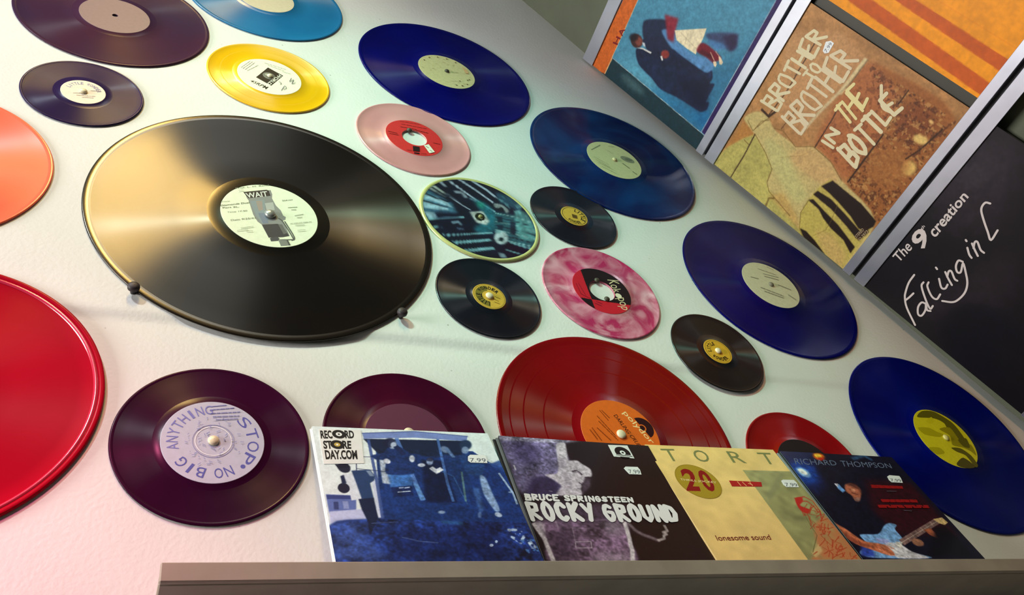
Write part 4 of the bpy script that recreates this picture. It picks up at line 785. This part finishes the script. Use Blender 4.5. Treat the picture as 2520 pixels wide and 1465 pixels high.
c.poly([(1135, 480), (1180, 470), (1190, 500), (1170, 530), (1240, 560), (1225, 588), (1180, 570), (1150, 530)], (190, 40, 34), 1, 0.004); c.line([(1130, 480), (1200, 468), (1260, 500), (1310, 570), (1320, 620)], 0.0014, (186, 48, 36), 0.9, 0.002); c.line([(1170, 500), (1220, 500), (1270, 540), (1300, 580)], 0.0018, (186, 60, 40), 0.8, 0.003)
rr = random.Random(11); base = [(1230, 560), (1290, 640), (1330, 700), (1380, 760), (1420, 840), (1500, 870), (1350, 860)]
for i in range(60):
    b = rr.choice(base); x, y = b[0] + rr.uniform(-60, 60), b[1] + rr.uniform(-50, 40); c.line([(x, y), (x + rr.uniform(-30, 30), y + rr.uniform(-20, 40)), (x + rr.uniform(-40, 50), y + rr.uniform(0, 60))], 0.0009, (176, 56, 32), 0.75, 0.001)
c.line([(1200, 590), (1250, 680), (1290, 740), (1260, 860)], 0.0009, (110, 100, 60), 0.9); c.line([(1215, 600), (1330, 700)], 0.0008, (150, 120, 70), 0.9); c.build('cover_print', o3, GLOSS)
k = Ink(P, 0.00045, True); gr = (128, 132, 84)

for ch, q in (('T', [(235, 216), (330, 218), (278, 132), (182, 130)]), ('O', [(448, 222), (545, 223), (498, 142), (400, 139)]), ('R', [(698, 228), (796, 232), (744, 152), (646, 148)]), ('T', [(916, 238), (1010, 240), (956, 160), (862, 157)])): k.ztext('T', ch, q, gr, 0.0)
k.cut(); g = P.uv(*zp('T', [(452, 360)])[0]); k.disc(g, 0.0272, (170, 142, 40), n=48); k.disc(g, 0.0272, (150, 122, 30), 0.0264, 48)
k.words = False; k.ztext('T', '2', [(372, 428), (470, 430), (420, 275), (318, 270)], (140, 22, 22), 0.03); k.ztext('T', '0', [(510, 432), (590, 434), (510, 284), (430, 280)], (140, 22, 22), 0.03)
k.ztext('T', 'THRILL JOCKEY', [(330, 358), (585, 380), (578, 362), (322, 340)], (236, 214, 160), 0.01)
k.words = True; k.cut(); k.zpoly('T', [(668, 355), (896, 366), (902, 398), (690, 396)], (176, 34, 34)); k.words = False; k.zstrokes('T2', [[(1690, 650), (1770, 740)], [(1810, 660), (1900, 745)], [(1950, 690), (2040, 720)], [(1980, 660), (2050, 745)]], 0.0012, (236, 170, 120))
k.words = True; k.ztext('T', 'lonesome sound', [(588, 780), (968, 772), (948, 735), (568, 742)], (128, 52, 40), 0.006); k.build('lettering', o3)
price_sticker(o3, P, 'T', [(1036, 358), (1048, 350), (1125, 352), (1145, 370), (1162, 404), (1075, 402), (1052, 386)], '7.99', [(1070, 398), (1155, 400), (1142, 376), (1058, 372)])

# --- guitarist
P, dz = sleeve_plane((1918, 1111), (2196, 1126), 13.0, 0.0070); print('sleeve bottom error 4', dz)
o4 = card('record_sleeve', P, S7, S7, 0.0022, BLACKC, 'small dark navy sleeve with a guitarist and pale blue guitar', 'record sleeve', G7)
extra(P, -0.0026, 0.0025, 0.0, plain('pale_card', (150, 150, 160), 0.4), 'pale-edged sleeve just behind the guitarist sleeve')
c = Canvas(P, S7, S7, 300, (16, 14, 34)); c.z = 'R'
c.poly([(350, 760), (620, 780), (640, 900), (700, 1010), (640, 1100), (470, 930)], (18, 28, 76), 0.9, 0.03); c.poly([(1000, 980), (1340, 1000), (1700, 1400), (1250, 1400), (1050, 1200)], (52, 10, 20), 0.9, 0.04); c.ell((655, 806), 46, 26, (214, 96, 24), 1, 0.012, 15); c.ell((648, 800), 28, 14, (246, 190, 60), 1, 0.006, 15); c.ell((672, 826), 24, 12, (190, 30, 20), 0.8, 0.008)
c.ell((545, 925), 110, 78, (24, 70, 170), 0.9, 0.03, 35); c.ell((540, 926), 58, 26, (150, 190, 240), 1, 0.012, 30); c.ell((535, 922), 40, 14, (246, 250, 255), 1, 0.005, 30); c.ell((560, 860), 60, 30, (16, 24, 60), .4, .03); c.line([(910, 825), (990, 800), (1050, 830)], 0.005, (60, 110, 160), 0.7, 0.012)
c.poly([(850, 1020), (900, 1008), (960, 1040), (975, 1085), (960, 1140), (930, 1140), (900, 1100), (860, 1070)], (170, 96, 72), 1, 0.006); c.poly([(850, 1010), (930, 1005), (980, 1060), (985, 1100), (950, 1050)], (60, 28, 30), 0.6, 0.01); c.ell((915, 1060), 18, 10, (200, 140, 112), .8, .006, 30); c.line([(900, 1080), (950, 1092)], 0.0012, (80, 34, 30), .8, .002); c.ell((945, 1130), 22, 16, (130, 110, 110), .6, .006); c.poly([(775, 1010), (805, 1015), (855, 1065), (835, 1078), (800, 1050)], (110, 160, 230), 1, 0.004); c.poly([(770, 1010), (800, 1010), (800, 1040)], (220, 210, 220), .9, .003)
c.z = 'T'
c.poly([(1590, 735), (1720, 730), (1762, 672), (1800, 653), (1850, 668), (1840, 700), (1895, 765), (1870, 805), (1960, 860), (2100, 900), (1700, 900), (1590, 865), (1640, 800)], (120, 168, 226), 1, 0.004); c.poly([(1770, 790), (1870, 800), (1960, 855), (2080, 900), (1860, 900), (1800, 830)], (206, 206, 216), 1, 0.006); c.poly([(1600, 810), (1680, 830), (1700, 890), (1600, 890)], (40, 60, 170), 0.9, 0.012); c.poly([(1700, 760), (1800, 770), (1790, 800), (1720, 790)], (160, 160, 220), .8, .01)
c.poly([(1866, 772), (2118, 622), (2162, 652), (1905, 812)], (120, 92, 90), 1, 0.002); c.line([(1885, 792), (2140, 638)], 0.0008, (190, 170, 160), .8)
for t in range(7): c.line([(1880 + t * 34, 764 - t * 20), (1912 + t * 34, 800 - t * 20)], 0.0005, (200, 190, 180), .7)
c.poly([(2108, 626), (2170, 614), (2212, 650), (2190, 668), (2150, 655)], (206, 176, 120), 1, 0.002); c.poly([(1840, 785), (1890, 785), (1890, 840), (1860, 820)], (230, 226, 220), .9, .004)
c.poly([(1400, 640), (1430, 660), (1500, 700), (1620, 780), (1740, 800), (1800, 830), (1840, 880), (1790, 880), (1700, 850), (1560, 800), (1440, 710)], (196, 110, 76), 1, 0.005); c.poly([(1410, 665), (1500, 730), (1620, 800), (1720, 830), (1560, 800), (1440, 710)], (130, 56, 44), .6, .008)
for q in ([(1740, 815), (1815, 850)], [(1720, 835), (1800, 875)], [(1760, 805), (1830, 835)]): c.line(q, 0.0022, (216, 140, 110), .8, .003)
c.poly([(2040, 700), (2090, 690), (2120, 720), (2145, 765), (2090, 740)], (166, 90, 60), 1, 0.004); c.ell((2000, 790), 44, 24, (176, 120, 90), .9, .006, 20); c.poly([(2120, 680), (2200, 680), (2400, 890), (2080, 890), (2100, 780)], (8, 6, 16), .8, .02); c.mottle(0.3, (40, 90)); c.build('cover_print', o4, GLOSS)
k = Ink(P, 0.00045, True); k.ztext('R', 'RICHARD', [(482, 866), (795, 875), (775, 838), (465, 820)], (104, 116, 146), -0.004); k.ztext('R', 'THOMPSON', [(830, 882), (1206, 896), (1186, 860), (812, 838)], (104, 116, 146), -0.004)
rd = (150, 18, 20)
k.cut(); textlines(k, 'R2', [((300, 440), (1210, 480)), ((310, 490), (1220, 520))], rd, 21, 0.0026); k.cut(); textlines(k, 'R2', [((600, 880), (1640, 890)), ((620, 920), (1660, 935))], rd, 22, 0.0026); k.cut(); textlines(k, 'R2', [((500, 1050), (1980, 1060)), ((520, 1095), (2000, 1105))], rd, 23, 0.0026)
textlines(k, 'R', [((1165, 1070), (1235, 1072)), ((1290, 1215), (1350, 1220))], (96, 90, 104), 3, 0.0008); k.build('lettering', o4)
price_sticker(o4, P, 'T', [(1783, 328), (1798, 318), (1868, 324), (1880, 340), (1893, 372), (1816, 368), (1796, 352)], '7.99', [(1812, 364), (1886, 368), (1876, 346), (1800, 342)])

# ------------------------------------------------------------------ long-play sleeves on the sloping side
LP = 0.3150
GL = 'long-play sleeves between the rails of the sloping side'
FACE = -0.0034
def lp(vbot, u0, label, mat, th=0.004, face=FACE):
    """sleeve with its lower edge vbot along the slope and its inner edge u0 from the wall"""
    P = Plane(SO + SLOPE.n * face + SU * u0 + SV * vbot, SU, SV); return P, card('record_sleeve', P, LP, LP, th, mat, label, 'record sleeve', GL)
SATIN = printed('satin_print_card', 0.45, 0.06)
# --- blue photograph with suited men
P, o = lp(-0.3135, 0.0012, 'long-play sleeve with suited men on a blue photo and an orange strip', plain('kraft_card', (168, 138, 96), 0.6), 0.006)
c = Canvas(P, LP, LP, 270, (74, 138, 166)); c.z = 'L1'
c.poly([(900, 300), (1500, 400), (1900, 95), (2400, -700), (1330, 1100), (1000, 800)], (44, 104, 140), 0.8, 0.06); c.poly([(430, 340), (700, 380), (900, 640), (1000, 800), (700, 600)], (96, 168, 190), 0.6, 0.05); c.poly([(1250, 900), (1400, 850), (1420, 1000), (1320, 1080)], (14, 88, 146), .7, .04)
c.poly([(700, 700), (900, 640), (1080, 760), (1300, 870), (1400, 860), (1370, 1000), (1200, 960)], (30, 110, 160), .5, .03)
# seated figure in pale blue, man behind, sheet
c.poly([(760, -40), (980, -40), (1000, 120), (1060, 250), (1000, 280), (900, 300), (830, 270), (770, 190), (740, 95)], (30, 40, 66), 1, 0.006)
c.poly([(930, 60), (1060, 60), (1080, 160), (1240, 300), (1380, 330), (1450, 390), (1440, 450), (1390, 492), (1200, 400), (1080, 290), (1000, 200)], (86, 136, 184), 1, 0.006); c.poly([(1380, 90), (1660, 90), (1680, 200), (1620, 270), (1500, 200), (1400, 150)], (54, 60, 96), .9, .01); c.poly([(1400, 150), (1540, 190), (1580, 240), (1480, 260), (1400, 200)], (72, 118, 170), .9, .01)
c.poly([(960, -100), (1100, -60), (1060, 90), (1050, 180), (990, 150)], (140, 30, 44), .9, .01); c.poly([(1060, 60), (1380, 40), (1350, 130), (1270, 300), (1180, 240), (1080, 160)], (226, 214, 178), 1, 0.002); c.line([(1120, 80), (1290, 260)], 0.0006, (176, 160, 130)); c.line([(1200, 80), (1160, 200)], 0.0006, (176, 160, 130))
c.poly([(1280, 270), (1320, 190), (1380, 200), (1500, 300), (1530, 350), (1480, 370), (1450, 390), (1380, 330)], (110, 24, 40), 1, 0.006); c.poly([(1300, 280), (1340, 250), (1440, 310), (1440, 350)], (64, 14, 30), .8, .008); c.poly([(1446, 372), (1474, 372), (1482, 400), (1468, 430), (1450, 410)], (226, 206, 170), 1, 0.002); c.poly([(1500, 320), (1520, 330), (1545, 380), (1530, 405), (1508, 400)], (226, 206, 170), 1, 0.002); c.line([(1420, 280), (1460, 370)], .0016, (216, 180, 150), .9, .002); c.line([(1470, 270), (1520, 340)], .0012, (216, 180, 150), .9, .002)
c.poly([(1540, 120), (1700, 90), (1680, 240), (1620, 270)], (40, 26, 60), .8, .012)
c.poly([(740, 150), (900, 120), (1010, 240), (1060, 280), (980, 330), (900, 345), (820, 300), (770, 230)], (28, 36, 62), 1, 0.004)
# standing man in a dark suit
c.poly([(672, 250), (760, 250), (840, 300), (900, 330), (960, 300), (1040, 250), (1100, 290), (1360, 480), (1430, 460), (1440, 540), (1410, 590), (1460, 600), (1400, 720), (1370, 780), (1405, 780), (1385, 850), (1320, 878), (1240, 830), (1080, 730), (920, 650), (830, 540), (700, 400)], (24, 34, 62), 1, 0.004); c.mottle(0.3, (20, 50), [(672, 250), (1100, 290), (1430, 460), (1400, 850), (920, 650)])
c.poly([(1080, 500), (1400, 600), (1380, 850), (1250, 830)], (8, 12, 40), .7, .03); c.ell((680, 165), 58, 72, (60, 34, 34), 1, 0.004, -15); c.ell((700, 170), 36, 48, (124, 66, 56), 1, 0.008, -15); c.ell((650, 130), 44, 40, (22, 18, 26), .8, .008); c.poly([(680, 235), (740, 235), (830, 280), (820, 295), (740, 250)], (214, 214, 208), 1, 0.002); c.poly([(735, 180), (760, 185), (770, 225), (745, 215)], (200, 204, 206), .9, .003)
c.ell((965, 300), 42, 42, (142, 56, 50), 1, 0.005); c.poly([(915, 320), (935, 315), (945, 360), (930, 362)], (226, 226, 220), 1, 0.002)
# bands and rules
def far(a, b, t): return (a[0] + (b[0] - a[0]) * t, a[1] + (b[1] - a[1]) * t)
A0, A1 = (360, 495), (540, 95); c.poly([(200, 470), (360, 495), far(A0, A1, 6), far((245, 425), (400, 95), 7)], (198, 96, 34), 1, 0)
B0, B1 = (437, 338), (1352, 1108); c.poly([(345, 480), B0, B1, far(B0, B1, 1.3), (1250, 1420), (200, 470), (300, 470)], (22, 50, 58), 1, 0); c.poly([(240, 425), (440, 335), (362, 497), (250, 440)], (198, 96, 34), 1, 0); c.ell((640, 600), 150, 40, (70, 100, 104), .8, .02, 40)
C0, C1 = (1330, 1075), (1885, 95); D0, D1 = (1365, 1112), (1975, 95); c.poly([C0, far(C0, C1, 3), far(D0, D1, 3), D0], (44, 26, 84), 1, 0); c.poly([D0, far(D0, D1, 3), (2600, -800), (1500, 1200)], (44, 26, 84), 1, 0)
c.line([A0, far(A0, A1, 5)], 0.0009, (220, 200, 150)); c.line([B0, far(B0, B1, 1.2)], 0.0009, (190, 206, 206)); c.line([far(C0, C1, -0.01), far(C0, C1, 3)], 0.0009, (170, 196, 206)); c.line([(360, 495), (437, 338)], .0009, (220, 200, 150))
c.mottle(0.14, (50, 120)); c.build('cover_print', o, SATIN)
k = Ink(P, 0.0005, True)
for i, ch in enumerate('HA'):
    a = np.array((452, 200)) + np.array((52, -97)) * i * 0.9; k.ztext('L1', ch, [tuple(a + (36, 10)), tuple(a + (70, -62)), tuple(a + (28, -85)), tuple(a + (-12, -12))], (120, 26, 30), 0.02)
k.build('lettering', o)
Pn, on = lp(-0.3135, 0.3260, 'dark red sleeve standing right of the blue photo sleeve', plain('red_card', (120, 30, 34), 0.5))
# --- brick wall and bottle
P, o = lp(-0.6505, 0.0012, 'long-play sleeve with chalk lettering on a brick wall and a bottle', plain('dark_card', (38, 30, 22), 0.5), 0.005)
c = Canvas(P, LP, LP, 290, (168, 122, 74)); c.z = 'L2'
c.mottle(0.2, (7, 18, 50))
c.poly([(560, 40), (840, 40), (1000, 190), (640, 600), (440, 500)], (184, 138, 92), 0.8, 0.02); c.poly([(840, 400), (1000, 210), (1180, 360), (1080, 620), (880, 880), (700, 690)], (164, 98, 56), 0.9, 0.02); c.poly([(120, 810), (310, 530), (360, 620), (220, 880)], (176, 122, 62), 1, 0.006)
c.poly([(1030, 220), (1500, 545), (1040, 1140), (880, 880), (1090, 620), (1190, 420)], (146, 90, 46), 1, 0.012); c.poly([(1150, 480), (1300, 430), (1400, 560), (1270, 700), (1160, 620)], (120, 64, 32), 0.8, 0.02); c.tint((66, 34, 20), 0.54, 70, 0.6, [(1000, 220), (1500, 545), (1040, 1140), (880, 880), (1090, 620)]); c.tint((196, 150, 88), 0.60, 60, 0.6, [(1030, 240), (1500, 545), (1040, 1140), (880, 880), (1090, 620)]); c.tint((96, 50, 30), 0.58, 60, 0.45, [(860, 420), (1030, 220), (1200, 380), (1080, 620), (900, 860), (720, 690)]); c.tint((196, 150, 100), 0.50, 40, 0.3, [(560, 40), (840, 40), (1000, 190), (640, 600), (440, 500)])
c.ell((1295, 650), 44, 26, (226, 196, 116), 0.9, 0.008, 20); c.ell((1230, 810), 40, 44, (220, 186, 104), 0.9, 0.01, 40); c.ell((1355, 550), 16, 10, (226, 190, 120), .9, .004, 40); c.poly([(1010, 720), (1200, 700), (1240, 800), (1150, 930), (990, 880)], (160, 104, 54), .7, .02)
c.poly([(120, 815), (360, 620), (470, 800), (440, 900), (620, 1160), (830, 1410), (600, 1240)], (176, 166, 92), 1, 0.006); c.mottle(0.10, (10, 30), [(120, 815), (360, 620), (470, 800), (830, 1410)])
c.poly([(300, 530), (370, 490), (430, 512), (470, 590), (560, 660), (600, 692), (690, 690), (790, 780), (850, 880), (1040, 1110), (830, 1410), (620, 1160), (500, 1010), (430, 900), (460, 800), (360, 620)], (190, 172, 112), 1, 0.005); c.poly([(600, 700), (700, 700), (800, 800), (840, 880), (740, 900), (640, 840), (560, 760)], (196, 158, 104), .8, .02); c.poly([(420, 640), (520, 700), (600, 860), (660, 960), (600, 1010), (500, 880), (440, 760)], (186, 180, 118), .9, .02); c.poly([(440, 960), (520, 950), (600, 1080), (620, 1160), (540, 1080)], (186, 150, 84), .8, .015)
for q in ([(360, 615), (420, 720), (458, 815), (430, 890), (440, 940), (500, 1010), (560, 1080)], [(470, 585), (520, 600), (590, 690)], [(590, 690), (690, 688), (790, 775), (850, 880)], [(320, 540), (350, 600), (420, 540), (440, 530)], [(360, 590), (400, 545), (440, 540)]): c.line(q, 0.0012, (112, 84, 40), 0.85, 0.0015)
c.line([(500, 750), (620, 740), (690, 710)], .0008, (140, 110, 60), .6, .002)
Y_ = (184, 168, 84); K_ = (30, 16, 10)
c.poly([(665, 985), (720, 920), (790, 872), (860, 930), (1045, 1112), (830, 1412), (700, 1270), (612, 1165), (620, 1060)], Y_, 1, 0.003); c.poly([(700, 1160), (800, 1180), (880, 1300), (840, 1400), (740, 1270)], (196, 164, 100), .8, .02)
for q in ([(735, 912), (800, 880), (860, 930), (960, 1010), (1045, 1110), (1030, 1140), (985, 1165), (945, 1150), (900, 1080), (830, 1000), (780, 950)], [(690, 958), (715, 938), (790, 985), (870, 1070), (962, 1175), (935, 1210), (880, 1140), (790, 1040)], [(662, 990), (690, 985), (760, 1060), (830, 1130), (925, 1255), (900, 1290), (860, 1215), (790, 1150), (745, 1090), (720, 1040)], [(615, 1148), (650, 1165), (700, 1220), (832, 1400), (815, 1408), (720, 1310), (640, 1210)]): c.poly(q, K_, 1, 0.003)
c.line([(665, 990), (620, 1060), (612, 1150), (640, 1220)], 0.0012, (120, 100, 40), .9, .001); c.line([(690, 1190), (760, 1160), (790, 1110), (830, 1010)], 0.0007, (110, 96, 40), .9)
for q, w in (([(715, 80), (620, 240), (540, 380), (440, 510)], 0.0018), ([(995, 200), (900, 330), (840, 385)], 0.0024), ([(842, 445), (800, 530), (700, 692)], 0.0020), ([(1085, 620), (980, 760), (885, 890)], 0.0026), ([(362, 620), (300, 740), (215, 878)], 0.0020), ([(1228, 370), (1170, 450)], 0.0020), ([(400, 480), (440, 520), (480, 490)], 0.004), ([(1420, 590), (1300, 700), (1210, 760)], 0.0022), ([(600, 470), (510, 590)], 0.001)): c.line(q, w, (46, 26, 14), 0.9, 0.002)
c.line([(985, 195), (840, 380), (720, 500), (625, 610)], 0.0050, (204, 190, 150), 0.75, 0.004); c.poly([(980, 190), (1000, 200), (850, 400), (830, 390)], (214, 200, 150), .6, .004); c.line([(300, 650), (330, 680)], .0012, (80, 50, 20), .8, .002); c.line([(420, 1030), (440, 980), (470, 980)], .003, (90, 64, 24), .7, .004)
c.poly([(930, 1185), (985, 1140), (1005, 1170), (945, 1220)], (44, 24, 16), .9, .004); c.mottle(0.12, (90, 160)); c.build('cover_print', o, SATIN)
k = Ink(P, 0.0005, True); ch_ = (216, 206, 168)
k.zhand('L2', 'BROTHER', [(482, 484), (772, 70), (685, 20), (402, 430)], 0.0048, ch_, jit=0.1, gap=0.25); k.zhand('L2', 'TO', [(690, 318), (742, 250), (690, 215), (634, 285)], 0.0038, ch_, jit=0.08); k.zhand('L2', 'BROTHER', [(612, 612), (950, 205), (830, 130), (520, 520)], 0.0050, (214, 200, 166), jit=0.1, gap=0.22)
k.zhand('L2', 'IN', [(795, 705), (838, 615), (790, 580), (738, 665)], 0.0050, ch_, jit=0.08); k.zhand('L2', 'THE', [(890, 580), (1002, 425), (920, 340), (815, 480)], 0.0050, (222, 210, 150), jit=0.1); k.zhand('L2', 'BOTTLE', [(925, 800), (1185, 470), (1100, 385), (835, 705)], 0.0060, ch_, jit=0.07, gap=0.3)
k.zstrokes('L2', [[(1075, 345), (1080, 460), (1130, 495)]], 0.005, ch_); k.ztext('L2', 'STEREO', [(935, 1205), (978, 1160), (968, 1146), (925, 1192)], (190, 170, 140)); k.ztext('L2', 'Q 2973', [(955, 1222), (1003, 1172), (992, 1158), (944, 1208)], (190, 170, 140)); k.build('lettering', o)
price_sticker(o, P, 'L2', [(762, 98), (790, 92), (808, 106), (778, 160), (755, 164), (744, 150)], '7.99', [(766, 160), (800, 110), (785, 100), (752, 148)], rgb=(206, 206, 200))
# dark sleeve seen in the gap, then the striped one
card('record_sleeve', Plane(SO + SLOPE.n * (FACE - 0.0075) + SU * 0.2400 + SV * -0.6505, SU, SV), LP, LP, 0.003, plain('olive_card', (40, 38, 22), 0.5), 'dark olive sleeve in the gap between the brick wall and striped sleeves', 'record sleeve', GL)
P, o = lp(-0.6505, 0.3330, 'long-play sleeve with broad orange and yellow stripes', plain('ivory_card', (206, 196, 160), 0.5), 0.006, FACE - 0.001)
c = Canvas(P, LP, LP, 200, (206, 104, 12)); c.z = 'L3'; D_ = (190, 84, 14); Y_ = (232, 146, 12)
def ln(a, b): return far(a, b, -3), far(a, b, 1.6)
edges = [((240, 100), (1405, 940)), ((410, 100), (1455, 875)), ((700, 100), (1545, 705)), ((970, 100), (1655, 585)), ((1230, 100), (1760, 460)), ((1480, 100), (1880, 360)), ((1740, 100), (2000, 260))]
for i in range(len(edges) - 1):
    a, b = ln(*edges[i]); d, e = ln(*edges[i + 1]); c.poly([a, b, e, d], Y_ if i % 2 else D_, 1, 0)
a, b = ln(*edges[-1]); c.poly([a, b, far(b, a, -1), (9000, -4000), (4000, -9000)], Y_, 1, 0); c.mottle(0.12, (8, 40, 90)); c.build('cover_print', o, SATIN)
# --- black script sleeve
P, o = lp(-0.9875, 0.0012, 'black long-play sleeve with white serif and script lettering', BLACKC, 0.006)
c = Canvas(P, LP, LP, 180, (13, 9, 17)); c.z = 'L4'
c.poly([(500, 300), (900, 60), (1000, 300), (840, 600), (600, 620)], (44, 36, 46), 0.8, 0.08); c.poly([(430, 1000), (640, 860), (900, 700), (1000, 900), (700, 1120)], (34, 26, 34), .8, .06); c.ell((800, 1170), 230, 170, (8, 7, 18), 0.9, 0.03, 35); c.poly([(640, 320), (820, 200), (830, 330), (760, 400)], (58, 54, 62), .5, .05); c.mottle(0.35, (6, 30, 80)); c.build('cover_print', o, SATIN)  # paler lower patch and blurred dark oval: reflection painted into the cover
k = Ink(P, 0.0005, True); w = (206, 198, 196)
k.ztext('L4', 'The', [(362, 768), (432, 694), (396, 648), (326, 734)], w, 0.01); k.ztext('L4', '9', [(474, 716), (530, 652), (474, 576), (414, 638)], w, 0.03); k.ztext('L4', 'th', [(482, 600), (496, 582), (486, 570), (470, 588)], w, 0.01); k.ztext('L4', 'creation', [(548, 642), (722, 430), (686, 396), (508, 600)], w, 0.02)
k.zstrokes('L4', [[(440, 830), (412, 870), (395, 920), (392, 950), (402, 1000), (444, 1088)], [(393, 962), (415, 945), (436, 925)], [(498, 978), (478, 972), (460, 996), (460, 1032), (478, 1040), (498, 1010), (500, 976), (506, 1010), (524, 1016)],
                   [(488, 868), (478, 890), (500, 960), (522, 1004), (536, 990)], [(514, 868), (508, 890), (530, 940), (556, 955), (574, 930)], [(568, 850), (580, 895), (600, 900), (612, 880)], [(552, 792), (558, 800)], [(600, 815), (616, 850), (634, 882)], [(610, 840), (618, 812), (632, 812), (648, 850), (662, 860)],
                   [(690, 762), (668, 756), (655, 785), (662, 815), (680, 815), (692, 770), (706, 820), (714, 870), (704, 915), (676, 950), (640, 970), (585, 964)], ], 0.0030, w); k.zstrokes('L4', [[(714, 690), (724, 725), (736, 742)], [(706, 650), (710, 656)], [(738, 668), (752, 700), (768, 732)], [(746, 692), (752, 662), (766, 660), (782, 700), (800, 716)],
                   ], 0.0030, w); k.zstrokes('L4', [[(832, 462), (806, 458), (786, 490), (796, 540), (820, 610), (836, 650), (870, 600)]], 0.0030, w); k.build('lettering', o)
crim = [o for o in bpy.data.objects if o.get('label', '').startswith('glossy crimson')][0]
vv, ff = lathe_vf([(R12 - 0.0098, -0.0004), (R12 - 0.0088, 0.0008), (R12 - 0.0076, 0.0012), (R12 - 0.0064, 0.0008), (R12 - 0.0054, -0.0002)], 160, False)
mesh_obj('raised_rim', vv, ff, plain('crimson_gloss', (196, 40, 70), 0.18, 0, 0.02, 60, 0.8, 0.9), crim, True)
